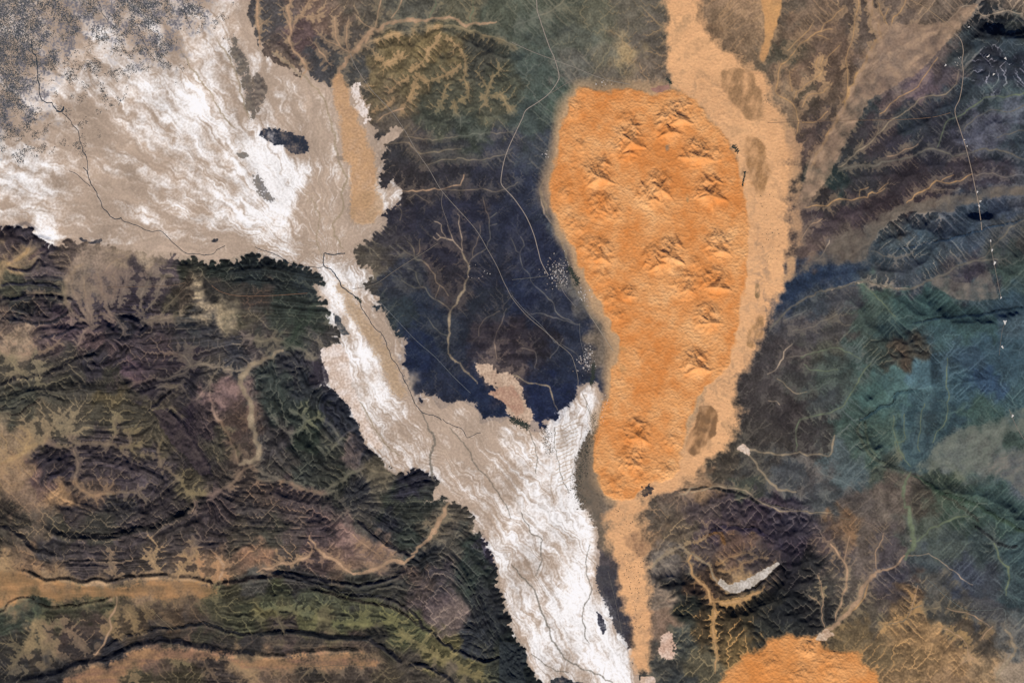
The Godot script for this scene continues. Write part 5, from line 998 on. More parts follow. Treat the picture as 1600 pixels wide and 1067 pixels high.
# ---------------------------------------------------------------- colour
func colour_ground() -> void:
	var fi := Image.create_from_data(NX, NY, false, Image.FORMAT_L8, flow)
	fi.resize(TW, TH, Image.INTERPOLATE_CUBIC)
	var fl := fi.get_data()
	fl_map = fl
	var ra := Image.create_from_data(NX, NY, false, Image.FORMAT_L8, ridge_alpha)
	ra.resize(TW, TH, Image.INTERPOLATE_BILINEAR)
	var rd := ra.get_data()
	var zi := Image.create_from_data(NX, NY, false, Image.FORMAT_RF, valley.to_byte_array())
	zi.resize(TW, TH, Image.INTERPOLATE_BILINEAR)
	var zt := zi.get_data().to_float32_array()
	var px := PackedByteArray()
	px.resize(TW * TH * 3)
	var tones_r := PackedFloat32Array()
	var tones_g := PackedFloat32Array()
	var tones_b := PackedFloat32Array()
	for t in wash_tones:
		tones_r.append(t >> 16)
		tones_g.append((t >> 8) & 255)
		tones_b.append(t & 255)
	var beds := noise_at(0.16, 3, 51)
	var cellx := TX / CELL
	for j in TH:
		var v := Y0 + (j + 0.5) * TX
		var gj := int(j * cellx + 0.5) * NX
		for i in TW:
			var o := j * TW + i
			var f := float(n_fine[o]) - 128.0
			var md := float(n_mid[o]) - 128.0
			var wx := (float(n_wx[o]) - 128.0) * 0.2 + f * 0.03
			var wy := (float(n_wy[o]) - 128.0) * 0.2 + md * 0.05
			var q := (clampi(j + int(wy), 0, TH - 1) * TW + clampi(i + int(wx), 0, TW - 1)) * 3
			var g := 1.0 + f * 0.0015 + md * 0.0016 + (float(n_coarse[o]) - 128.0) * 0.0009
			var u := X0 + (i + 0.5) * TX
			if u < 830.0 and v > 380.0:
				g += 0.44 * clampf(float(par_map[q]) / 50.0, 0.0, 1.0) * clampf((120.0 - float(rock_map[q])) / 50.0, 0.1, 1.0) * beds.get_noise_1d(fold[o] * 1.5 + md * 0.02 + f * 0.006)
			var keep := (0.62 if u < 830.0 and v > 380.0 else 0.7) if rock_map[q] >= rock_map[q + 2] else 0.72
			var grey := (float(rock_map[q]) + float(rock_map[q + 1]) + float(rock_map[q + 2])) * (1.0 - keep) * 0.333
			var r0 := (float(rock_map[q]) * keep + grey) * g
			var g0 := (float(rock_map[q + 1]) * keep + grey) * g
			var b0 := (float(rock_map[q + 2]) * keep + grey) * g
			grey = (float(wash_map[q]) + float(wash_map[q + 1]) + float(wash_map[q + 2])) * 0.083
			var wr := float(wash_map[q]) * 0.75 + grey
			var wg := float(wash_map[q + 1]) * 0.75 + grey
			var wb := float(wash_map[q + 2]) * 0.75 + grey
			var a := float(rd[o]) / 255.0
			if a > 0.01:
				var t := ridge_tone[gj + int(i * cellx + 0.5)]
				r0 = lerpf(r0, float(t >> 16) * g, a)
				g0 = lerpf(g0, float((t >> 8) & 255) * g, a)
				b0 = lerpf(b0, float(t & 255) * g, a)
			var amount := pow(float(par_map[q + 1]) / 250.0, 1.5 if par_map[q] < 30 else 1.1)
			var rel := float(par_map[q]) / 250.0
			g = 1.04 - 0.22 * rel
			r0 *= g
			g0 *= g
			b0 *= g
			var fo := clampi(j + int(md * 0.022 + f * 0.008), 0, TH - 1) * TW + clampi(i + int(wy * 0.1 + f * 0.012), 0, TW - 1)
			a = clampf((float(fl[fo]) - 40.0 + f * 0.08) / 46.0, 0.0, 1.0) * (0.16 + 0.84 * float(par_map[q + 1]) / 250.0)
			# gravel and sand fill the floors of the valleys
			a = maxf(a, clampf((zt[o] + f * 0.02) / (1.5 + 12.0 * rel) + 0.4, 0.0, 1.0) * minf(1.0, amount * 1.25) * 0.8 * (1.0 + f * 0.003 + md * 0.003))
			r0 = lerpf(r0, wr, a)
			g0 = lerpf(g0, wg, a)
			b0 = lerpf(b0, wb, a)
			if wash_alpha[o] > 3:
				a = float(wash_alpha[o]) / 255.0 * clampf(0.86 + md * 0.003 - f * 0.002, 0.5, 0.97)
				var t := wash_kind[o]
				if t > 0:
					wr = tones_r[t]
					wg = tones_g[t]
					wb = tones_b[t]
				g = 1.0 + f * 0.0012 + md * 0.0012
				r0 = lerpf(r0, wr * g, a)
				g0 = lerpf(g0, wg * g, a)
				b0 = lerpf(b0, wb * g, a)
			q = o * 3
			px[q] = clampi(int(r0), 0, 255)
			px[q + 1] = clampi(int(g0), 0, 255)
			px[q + 2] = clampi(int(b0), 0, 255)
	tick("  base colour")
	var streak := noise_at(1.0 / 26.0, 5, 61)
	var patch := noise_at(1.0 / 9.0, 3, 62)
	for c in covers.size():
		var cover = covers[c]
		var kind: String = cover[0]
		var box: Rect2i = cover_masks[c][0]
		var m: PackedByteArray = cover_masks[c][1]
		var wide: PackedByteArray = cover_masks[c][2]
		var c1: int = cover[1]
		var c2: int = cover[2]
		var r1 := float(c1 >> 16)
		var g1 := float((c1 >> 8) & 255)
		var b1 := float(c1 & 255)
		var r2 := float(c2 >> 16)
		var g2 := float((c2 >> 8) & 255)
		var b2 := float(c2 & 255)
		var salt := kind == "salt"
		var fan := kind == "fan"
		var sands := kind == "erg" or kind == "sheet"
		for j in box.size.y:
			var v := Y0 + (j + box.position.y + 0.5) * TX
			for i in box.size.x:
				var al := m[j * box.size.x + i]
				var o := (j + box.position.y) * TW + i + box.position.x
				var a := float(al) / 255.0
				if salt and al < 255:
					# salt creeps up the mouths of the gullies
					var near: int = wide[j * box.size.x + i]
					if near > 36 and zt[o] > 0.0:
						a = maxf(a, clampf((float(near) - 50.0 + float(fl[o]) * 0.3 + (float(n_mid[o]) - 128.0) * 0.5) / 30.0 - 0.5, 0.0, 0.85))
				if a <= 0.0:
					continue
				var f := float(n_fine[o]) - 128.0
				var md := float(n_mid[o]) - 128.0
				var u := X0 + (i + box.position.x + 0.5) * TX
				var mix := 0.5
				var g := 1.0
				if salt:
					# crusts and flood deposits stretch along the way the floods run: in the north towards the narrows, then along the valley
					var wx := (float(n_wx[o]) - 128.0) * 0.085
					var wy := (float(n_wy[o]) - 128.0) * 0.085
					var ua := 0.0
					var ub := 0.0
					if v < 415.0:
						var du := u + wx - 525.0
						var dv := v + wy - 425.0
						ua = sqrt(du * du + dv * dv)
						ub = atan2(dv, du) * 230.0
					else:
						ua = v + wy
						ub = (u + wx - mid_of(v + wy)) * 1.2 + 400.0
						if u > 860.0 and v < 800.0:
							ub = (u + wx) * 1.2
					var s := streak.get_noise_2d(ua * 0.13, ub * 1.25)
					var s2 := patch.get_noise_2d(ua * 0.09 + 70.0, ub * 1.15)
					var vein := absf(patch.get_noise_2d(ua * 0.05 + 90.0, ub * 0.34))
					var wt := float(par_map[o * 3 + 2]) / 250.0
					mix = wt * 1.08 - (0.07 if v < 600.0 else 0.07 + minf(0.08, (v - 600.0) * 0.0008)) + s * 0.46 + s2 * 0.24 + (float(n_coarse[o]) - 128.0) * 0.0016 + md * 0.0012 - clampf(0.07 - vein, 0.0, 0.07) * 3.5 + f * 0.001 + md * 0.0008
					# silt washed in from the hills covers the crust along parts of the shore
					mix -= (1.0 - wide[j * box.size.x + i] / 255.0) * 1.3 * clampf((float(n_coarse[o]) - 104.0) / 40.0 + md * 0.006, 0.0, 1.0)
					mix = 1.0 - smoothstep(0.02, 0.92, mix)
					g = 1.0 + f * 0.0006 + s2 * 0.1 + (float(n_coarse[o]) - 128.0) * 0.0007
				elif fan:
					mix = clampf(0.5 + (streak.get_noise_2d(u * 0.25, v * 2.0) if u < 800.0 else streak.get_noise_2d((v * 0.55 - u * 0.83) * 0.25, (u * 0.55 + v * 0.83 + (float(n_wx[o]) - 128.0) * 0.08) * 2.0)) * 1.9 + f * 0.003, 0.0, 1.0)
					g = 1.0 + f * 0.001 + md * 0.001
					a *= clampf(0.74 + md * 0.004, 0.3, 0.95)
				elif sands:
					mix = clampf(0.42 + (float(n_coarse[o]) - 128.0) * 0.005 + md * 0.003, 0.0, 1.0)
					if kind == "sheet":
						mix = clampf(mix + streak.get_noise_2d((u + (float(n_wx[o]) - 128.0) * 0.3) * 1.0, v * 0.4) * 0.5, 0.0, 1.0)
						a *= clampf(0.98 + streak.get_noise_2d((u + (float(n_wx[o]) - 128.0) * 0.3) * 0.9 + 300.0, v * 0.35) * 0.35 + md * 0.0015, 0.6, 1.0)
					g = 1.0 + f * 0.0004
				else:
					mix = clampf(0.5 + md * 0.008 + f * 0.004, 0.0, 1.0)
					g = 1.0 + f * 0.001
				if kind == "apron":
					a *= 0.9
				elif kind == "sand":
					a *= 0.8
				elif kind == "oasis":
					mix = clampf(0.5 + f * 0.012 + md * 0.008, 0.0, 1.0)
					a *= clampf(0.4 + md * 0.008 + f * 0.009, 0.0, 0.9)
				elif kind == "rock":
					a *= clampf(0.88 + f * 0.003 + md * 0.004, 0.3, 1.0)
				elif kind == "gravel":
					a *= clampf(0.68 + md * 0.005 + streak.get_noise_2d(u * 1.4 + v * 0.4, v * 0.5) * 0.9, 0.08, 0.9)
				var q := o * 3
				var w := float(wash_alpha[o]) / 255.0
				if salt and w > 0.0:
					var t := wash_kind[o]
					var l := 0.75 * w
					r2 = float(c2 >> 16)
					var rr := lerpf(r1, r2, mix)
					var gg := lerpf(g1, g2, mix)
					var bb := lerpf(b1, b2, mix)
					px[q] = clampi(int(lerpf(px[q], lerpf(rr, tones_r[t], l) * g, a)), 0, 255)
					px[q + 1] = clampi(int(lerpf(px[q + 1], lerpf(gg, tones_g[t], l) * g, a)), 0, 255)
					px[q + 2] = clampi(int(lerpf(px[q + 2], lerpf(bb, tones_b[t], l) * g, a)), 0, 255)
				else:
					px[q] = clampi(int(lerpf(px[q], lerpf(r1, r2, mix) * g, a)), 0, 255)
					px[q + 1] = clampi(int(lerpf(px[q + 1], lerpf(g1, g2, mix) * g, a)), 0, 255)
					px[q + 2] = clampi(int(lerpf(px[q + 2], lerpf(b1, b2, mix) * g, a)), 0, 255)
	# from the look under the noon sky to base colour
	var curve := PackedByteArray()
	for k in 256:
		var l := pow(k / 255.0, 2.2) * BASE
		curve.append(clampi(int(pow(l, 1.0 / 2.2) * 255.0 + 0.5), 0, 255))
	for k in px.size():
		px[k] = curve[px[k]]
	ground_texture = ImageTexture.create_from_image(Image.create_from_data(TW, TH, false, Image.FORMAT_RGB8, px))

# the middle line of the valley plain
func mid_of(v: float) -> float:
	if v < 600.0:
		return lerpf(525.0, 600.0, (v - 415.0) / 185.0)
	if v < 720.0:
		return lerpf(600.0, 700.0, (v - 600.0) / 120.0)
	if v < 870.0:
		return lerpf(700.0, 845.0, (v - 720.0) / 150.0)
	return lerpf(845.0, 940.0, (v - 870.0) / 190.0)

const BASE := 0.86

# ---------------------------------------------------------------- ground meshes
func height_at(u: float, v: float) -> float:
	var x := clampf((u - X0) / CELL, 0.0, NX - 1.001)
	var y := clampf((v - Y0) / CELL, 0.0, NY - 1.001)
	var i := int(x)
	var j := int(y)
	var k := j * NX + i
	return lerpf(lerpf(z[k], z[k + 1], x - i), lerpf(z[k + NX], z[k + NX + 1], x - i), y - j)

func region_of(u: float, v: float) -> int:
	if u > 1018.0 and u < 1325.0 and v > 765.0 and v < 1060.0 and Vector2((u - 1165.0) / 155.0, (v - 905.0) / 145.0).length() < 1.0:
		return 8
	if u < 860.0 and v > 345.0 and v > 330.0 + (u - 480.0) * 1.12:
		return 5
	if u > 1110.0:
		return 7
	if v < 245.0:
		return 6
	return 0

# relief finer than the height grid: the small dunes of the sand sea, pebbly ground elsewhere (white is 48 metres up)
func relief_texture() -> ImageTexture:
	var cells := noise_at(1.0 / 4.2, 1, 44, FastNoiseLite.TYPE_CELLULAR)
	cells.fractal_type = FastNoiseLite.FRACTAL_NONE
	cells.cellular_return_type = FastNoiseLite.RETURN_DISTANCE
	cells.cellular_jitter = 1.0
	cells.domain_warp_enabled = true
	cells.domain_warp_amplitude = 7.0
	cells.domain_warp_frequency = 0.06
	cells.domain_warp_fractal_octaves = 2
	var px := PackedByteArray()
	px.resize(TW * TH)
	var step := TX / CELL
	for j in TH:
		var row := mini(NY - 1, int(j * step + 0.5)) * NX
		var v := Y0 + (j + 0.5) * TX
		for i in TW:
			var o := j * TW + i
			var k := row + mini(NX - 1, int(i * step + 0.5))
			var e := erg_amount[k]
			if e > 20 or sand_amount[k] > 60:
				var a := maxf(e, sand_amount[k] * 0.4) / 255.0
				px[o] = clampi(int(60.0 + (cells.get_noise_2d((X0 + (i + 0.5) * TX) * 0.92 + v * 0.3, v * 1.05 - (X0 + i * TX) * 0.26) + 1.0) * (40.0 + 0.35 * n_mid[o] + 0.3 * n_coarse[o]) * a + n_fine[o] * 0.05), 0, 255)
			else:
				px[o] = clampi(100 + int(n_fine[o] * (0.01 + 0.08 * par_map[o * 3] / 125.0) - fl_map[o] * minf(0.55, 0.02 + 1.0 * par_map[o * 3] / 250.0)), 0, 255)
	var im := Image.create_from_data(TW, TH, false, Image.FORMAT_L8, px)
	return ImageTexture.create_from_image(im)

func build_ground() -> void:
	var mat := StandardMaterial3D.new()
	mat.albedo_texture = ground_texture
	mat.roughness = 1.0
	mat.metallic_specular = 0.15
	mat.heightmap_enabled = true
	mat.heightmap_texture = relief_texture()
	mat.heightmap_scale = 4800.0
	mat.texture_repeat = false
	var names := {
		0: ["gravel_plain", "dark blue-black gravel plain crossed by branching pale washes"],
		1: ["salt_flat", "white and tan salt flat with streaked crusts"],
		2: ["sand_sea", "bright orange sand sea covered with small dunes"],
		3: ["sand_sheet", "pale orange sand sheet around the sand sea"],
		4: ["bare_ground", "brown gravel patches showing through the pale sand"],
		5: ["hills", "dark folded hills and long ridges with tan washes"],
		6: ["plateau", "grey-green plateau with tan badlands"],
		7: ["desert_plain", "dark brown, blue and green desert plain with pale washes"],
		8: ["mountain", "round dark mountain cut by radial gullies and orange sand"],
	}
	var land := PackedInt32Array()
	land.resize((NX - 1) * (NY - 1))
	for j in NY - 1:
		for i in NX - 1:
			var k := kind_of[j * NX + i]
			if k == 0:
				k = region_of(X0 + i * CELL, Y0 + j * CELL)
			elif k > 20:
				# every slope of a star dune belongs to its nearest arm
				var s = stars[k - 21]
				var bearing := Vector2(X0 + (i + 0.5) * CELL - s[0], Y0 + (j + 0.5) * CELL - s[1]).angle()
				var best := 9.0
				var arm := 0
				for q in range(3, s.size()):
					var off := absf(angle_difference(bearing, deg_to_rad(s[q])))
					if off < best:
						best = off
						arm = q - 3
				if Vector2(X0 + (i + 0.5) * CELL - s[0], Y0 + (j + 0.5) * CELL - s[1]).length() < 3.6:
					arm = 9
				k = k * 10 + arm + 1000
			land[j * (NX - 1) + i] = k
	var maps := {}
	var vertices := {}
	var indices := {}
	for j in NY - 1:
		for i in NX - 1:
			var k := land[j * (NX - 1) + i]
			if not maps.has(k):
				var mp := PackedInt32Array()
				mp.resize(NX * NY)
				mp.fill(-1)
				maps[k] = mp
				vertices[k] = PackedInt32Array()
				indices[k] = PackedInt32Array()
			var remap: PackedInt32Array = maps[k]
			var vs: PackedInt32Array = vertices[k]
			var ix: PackedInt32Array = indices[k]
			var c := j * NX + i
			var p0 := remap[c]
			if p0 < 0:
				p0 = vs.size()
				remap[c] = p0
				vs.append(c)
			var p1 := remap[c + 1]
			if p1 < 0:
				p1 = vs.size()
				remap[c + 1] = p1
				vs.append(c + 1)
			var p2 := remap[c + NX]
			if p2 < 0:
				p2 = vs.size()
				remap[c + NX] = p2
				vs.append(c + NX)
			var p3 := remap[c + NX + 1]
			if p3 < 0:
				p3 = vs.size()
				remap[c + NX + 1] = p3
				vs.append(c + NX + 1)
			if absf(z[c] - z[c + NX + 1]) < absf(z[c + 1] - z[c + NX]):
				ix.append(p0); ix.append(p1); ix.append(p3)
				ix.append(p0); ix.append(p3); ix.append(p2)
			else:
				ix.append(p0); ix.append(p1); ix.append(p2)
				ix.append(p1); ix.append(p3); ix.append(p2)
	var dunes := {}
	var keys := maps.keys()
	keys.sort()
	for k in keys:
		var vs: PackedInt32Array = vertices[k]
		var origin := Vector3.ZERO
		var star := -1
		if k > 1000:
			star = (k - 1000) / 10 - 21
			origin = world(stars[star][0], stars[star][1], 0.0)
		var pos := PackedVector3Array()
		var nor := PackedVector3Array()
		var uv := PackedVector2Array()
		pos.resize(vs.size())
		nor.resize(vs.size())
		uv.resize(vs.size())
		for q in vs.size():
			var c := vs[q]
			var i := c % NX
			var j := c / NX
			pos[q] = Vector3((X0 + i * CELL - 800.0) * M, z[c], (Y0 + j * CELL - 533.5) * M) - origin
			var l := z[c - 1] if i > 0 else z[c]
			var r := z[c + 1] if i < NX - 1 else z[c]
			var t := z[c - NX] if j > 0 else z[c]
			var b := z[c + NX] if j < NY - 1 else z[c]
			nor[q] = Vector3(l - r, 2.0 * CELL * M, t - b).normalized()
			uv[q] = Vector2(i * CELL / 1760.0, j * CELL / (TH * TX))
		var arrays := []
		arrays.resize(Mesh.ARRAY_MAX)
		arrays[Mesh.ARRAY_VERTEX] = pos
		arrays[Mesh.ARRAY_NORMAL] = nor
		arrays[Mesh.ARRAY_TEX_UV] = uv
		arrays[Mesh.ARRAY_INDEX] = indices[k]
		var mesh := ArrayMesh.new()
		mesh.add_surface_from_arrays(Mesh.PRIMITIVE_TRIANGLES, arrays)
		mesh.surface_set_material(0, mat)
		var o := MeshInstance3D.new()
		o.mesh = mesh
		if star >= 0:
			if not dunes.has(star):
				var d := Node3D.new()
				d.name = number("star_dune", dunes.size())
				d.position = origin
				d.set_meta("label", star_labels[star])
				d.set_meta("category", "dune")
				d.set_meta("group", "star dunes rising out of the orange sand")
				add_child(d, true)
				dunes[star] = d
			o.name = "summit" if k % 10 == 9 else "arm"
			dunes[star].add_child(o, true)
		else:
			o.name = names[k][0]
			o.set_meta("kind", "structure")
			o.set_meta("label", names[k][1])
			add_child(o, true)
	# the desert goes on beyond the mapped ground
	var far := MeshInstance3D.new()
	far.name = "ground"
	var plane := PlaneMesh.new()
	plane.size = Vector2(400000, 400000)
	far.mesh = plane
	far.position.y = -40.0
	var far_mat := StandardMaterial3D.new()
	var nt := NoiseTexture2D.new()
	nt.width = 512
	nt.height = 512
	nt.seamless = true
	nt.noise = noise_at(0.01, 6, 71)
	var ramp := Gradient.new()
	ramp.set_color(0, Color(0.22, 0.2, 0.2))
	ramp.set_color(1, Color(0.5, 0.4, 0.32))
	nt.color_ramp = ramp
	far_mat.albedo_texture = nt
	far_mat.uv1_scale = Vector3(14, 14, 14)
	far_mat.roughness = 1.0
	far.material_override = far_mat
	far.set_meta("kind", "structure")
	far.set_meta("label", "brown desert stretching on beyond the mapped land")
	add_child(far)

# ---------------------------------------------------------------- things on the ground
var star_labels := [
	"northernmost high star dune, with a lower crest on its south-western side",
	"lower crest joined to the south-west of the northernmost high star dune",
	"high star dune just west of the small grey clearing in the sand",
	"lower star dune close against the south of the dune west of the grey clearing",
	"high star dune facing the small palm grove on the eastern pale sand",
	"westernmost high star dune, rising above the grey foot of the sand sea",
	"high star dune just west of the long grey gap in the sand",
	"lower star dune leaning on the high dune west of the long grey gap",
	"high star dune just east of the long grey gap in the sand",
	"low rough star dune next south of the westernmost high star dune",
	"low star dune level with the village and its long palm grove",
	"high twin-crested star dune in the middle of the sand sea",
	"lower crest south-west of the twin-crested dune in the middle of the sand",
	"high star dune by the eastern margin, level with the twin-crested dune",
	"middle-sized star dune next south of the twin-crested dune",
	"middle-sized star dune across from the small dark gravel patch on the pale sand",
	"high star dune next south of the two middle-sized star dunes",
	"high star dune level with the southern village and its narrow grove",
	"high star dune standing alone in the southern lobe of the sand sea",
	"low rough dune south of the lone high dune in the southern lobe",
	"very low star dune in the open sand west of the middle-sized dunes",
	"low star dune in the small orange dune field south of the round mountain",
]

func flat_material(c: Color, rough := 1.0) -> StandardMaterial3D:
	var m := StandardMaterial3D.new()
	m.albedo_color = c.linear_to_srgb()
	m.roughness = rough
	return m

func ribbon(line: PackedVector2Array, width: float, lift: float, ragged: float) -> ArrayMesh:
	var st := SurfaceTool.new()
	st.begin(Mesh.PRIMITIVE_TRIANGLES)
	var n := line.size()
	var half := width * 0.5 / M
	var left := PackedVector3Array()
	var right := PackedVector3Array()
	var middle := PackedVector3Array()
	for k in n:
		var dir := (line[mini(k + 1, n - 1)] - line[maxi(k - 1, 0)]).normalized()
		var side := Vector2(-dir.y, dir.x) * half
		var a := line[k] - side * (1.0 + ragged * (randf_of(k * 2 + 7) - 0.5))
		var b := line[k] + side * (1.0 + ragged * (randf_of(k * 2 + 8) - 0.5))
		var y := maxf(height_at(line[k].x, line[k].y), maxf(height_at(a.x, a.y), height_at(b.x, b.y)))
		left.append(world(a.x, a.y, y + lift))
		right.append(world(b.x, b.y, y + lift))
		middle.append(world(line[k].x, line[k].y, y + lift))
	for k in n - 1:
		for p in [left[k], left[k + 1], right[k], right[k], left[k + 1], right[k + 1]]:
			st.set_normal(Vector3.UP)
			st.add_vertex(p)
	return st.commit()

func number(base: String, k: int) -> String:
	return base if k == 0 else "%s_%03d" % [base, k]

# a rounded heap of leaves, one unit across, with an uneven outline
func bush_mesh(s: int, tint: Color) -> ArrayMesh:
	var st := SurfaceTool.new()
	st.begin(Mesh.PRIMITIVE_TRIANGLES)
	var rng := RandomNumberGenerator.new()
	rng.seed = s
	var rings := []
	for ring in 3:
		var pts := PackedVector3Array()
		for q in 7:
			var a := TAU * (q + ring * 0.5) / 7.0
			var r: float = [0.52, 0.46, 0.26][ring] * rng.randf_range(0.7, 1.25)
			pts.append(Vector3(cos(a) * r, [0.0, 0.22, 0.42][ring] * rng.randf_range(0.8, 1.2), sin(a) * r))
		rings.append(pts)
	var top := Vector3(rng.randf_range(-0.06, 0.06), 0.5, rng.randf_range(-0.06, 0.06))
	for ring in 2:
		for q in 7:
			var a: Vector3 = rings[ring][q]
			var b: Vector3 = rings[ring][(q + 1) % 7]
			var c: Vector3 = rings[ring + 1][q]
			var d: Vector3 = rings[ring + 1][(q + 1) % 7]
			for p in [a, c, b, b, c, d]:
				st.add_vertex(p)
	for q in 7:
		for p in [rings[2][q], top, rings[2][(q + 1) % 7]]:
			st.add_vertex(p)
	st.generate_normals()
	var m := st.commit()
	m.surface_set_material(0, flat_material(tint))
	return m

func box_into(st: SurfaceTool, a: Vector3, b: Vector3) -> void:
	var c := [Vector3(a.x, a.y, a.z), Vector3(b.x, a.y, a.z), Vector3(b.x, a.y, b.z), Vector3(a.x, a.y, b.z), Vector3(a.x, b.y, a.z), Vector3(b.x, b.y, a.z), Vector3(b.x, b.y, b.z), Vector3(a.x, b.y, b.z)]
	for f in [[4, 5, 6, 7], [0, 1, 5, 4], [1, 2, 6, 5], [2, 3, 7, 6], [3, 0, 4, 7]]:
		for q in [0, 1, 2, 0, 2, 3]:
			st.add_vertex(c[f[q]])

# a walled compound: rooms round a court, roof parapets, one taller room
func house_mesh(kind: int, tint: Color) -> ArrayMesh:
	var st := SurfaceTool.new()
	st.begin(Mesh.PRIMITIVE_TRIANGLES)
	var l: float = [0.5, 0.42, 0.5][kind]
	box_into(st, Vector3(-0.5, -0.2, -l), Vector3(0.5, 0.26, -l + 0.3))
	box_into(st, Vector3(-0.5, -0.2, -l + 0.302), Vector3(-0.2, 0.24, l))
	if kind != 1:
		box_into(st, Vector3(0.22, -0.2, -l + 0.302), Vector3(0.5, 0.25, l - 0.2))
	box_into(st, Vector3(-0.198, -0.2, l - 0.06), Vector3(0.5, 0.14, l))
	box_into(st, Vector3(-0.46, 0.27, -l + 0.03), Vector3(-0.12, 0.46, -l + 0.27))
	st.generate_normals()
	var m := st.commit()
	m.surface_set_material(0, flat_material(tint))
	return m

# tipped waste rock: a high crest at the tipping point, spreading fan-wise downhill
func heap_mesh(s: int) -> ArrayMesh:
	var st := SurfaceTool.new()
	st.begin(Mesh.PRIMITIVE_TRIANGLES)
	st.set_smooth_group(-1)
	var rng := RandomNumberGenerator.new()
	rng.seed = s
	var rows := []
	for r in 6:
		var t := r / 5.0
		var row := PackedVector3Array()
		for q in 7:
			var w := (q / 6.0 - 0.5) * (0.16 + 0.9 * t) * rng.randf_range(0.9, 1.1)
			var rim := 1.0 - pow(absf(q / 6.0 - 0.5) * 2.0, 2.0)
			var y := rim * (1.0 - t) * 0.3 + rim * 0.06 * rng.randf() if r < 5 else -0.05
			if q == 0 or q == 6 or r == 0:
				y = minf(y, 0.12 if r == 0 and q > 1 and q < 5 else -0.05)
			row.append(Vector3((t - 0.5) * 1.0 + rng.randf_range(-0.03, 0.03), y, w))
		rows.append(row)
	for r in 5:
		for q in 6:
			for p in [rows[r][q], rows[r + 1][q], rows[r][q + 1], rows[r][q + 1], rows[r + 1][q], rows[r + 1][q + 1]]:
				st.add_vertex(p)
	st.generate_normals()
	var m := st.commit()
	m.surface_set_material(0, flat_material(Color(0.66, 0.63, 0.58)))
	return m

func place(called: String, mesh: Mesh, u: float, v: float, size: Vector3, turn: float, label: String, category: String, group: String) -> void:
	var o := MeshInstance3D.new()
	o.name = called
	o.mesh = mesh
	o.position = world(u, v, height_at(u, v))
	o.rotation.y = turn
	o.scale = size
	o.set_meta("label", label)
	o.set_meta("category", category)
	if group:
		o.set_meta("group", group)
	add_child(o, true)

# a grove too dense to count: one object of many crowns
func grove(called: String, label: String, spots: PackedVector2Array, small: float, large: float, s: int) -> void:
	var mm := MultiMesh.new()
	mm.transform_format = MultiMesh.TRANSFORM_3D
	mm.mesh = bush_mesh(s, Color(0.04, 0.05, 0.056) if s == 83 else Color(0.018, 0.026, 0.02))
	mm.instance_count = spots.size()
	for k in spots.size():
		var size := lerpf(small, large, pow(randf_of(k + s * 77), 2.0))
		var b := Basis(Vector3.UP, randf_of(k + s) * TAU).scaled(Vector3(size, minf(size * 0.6, 14.0), size * (0.7 + 0.5 * randf_of(k * 3 + s))))
		mm.set_instance_transform(k, Transform3D(b, world(spots[k].x, spots[k].y, height_at(spots[k].x, spots[k].y))))
	var o := MultiMeshInstance3D.new()
	o.name = called
	o.multimesh = mm
	o.set_meta("kind", "stuff")
	o.set_meta("label", label)
	o.set_meta("category", "palm grove")
	add_child(o, true)

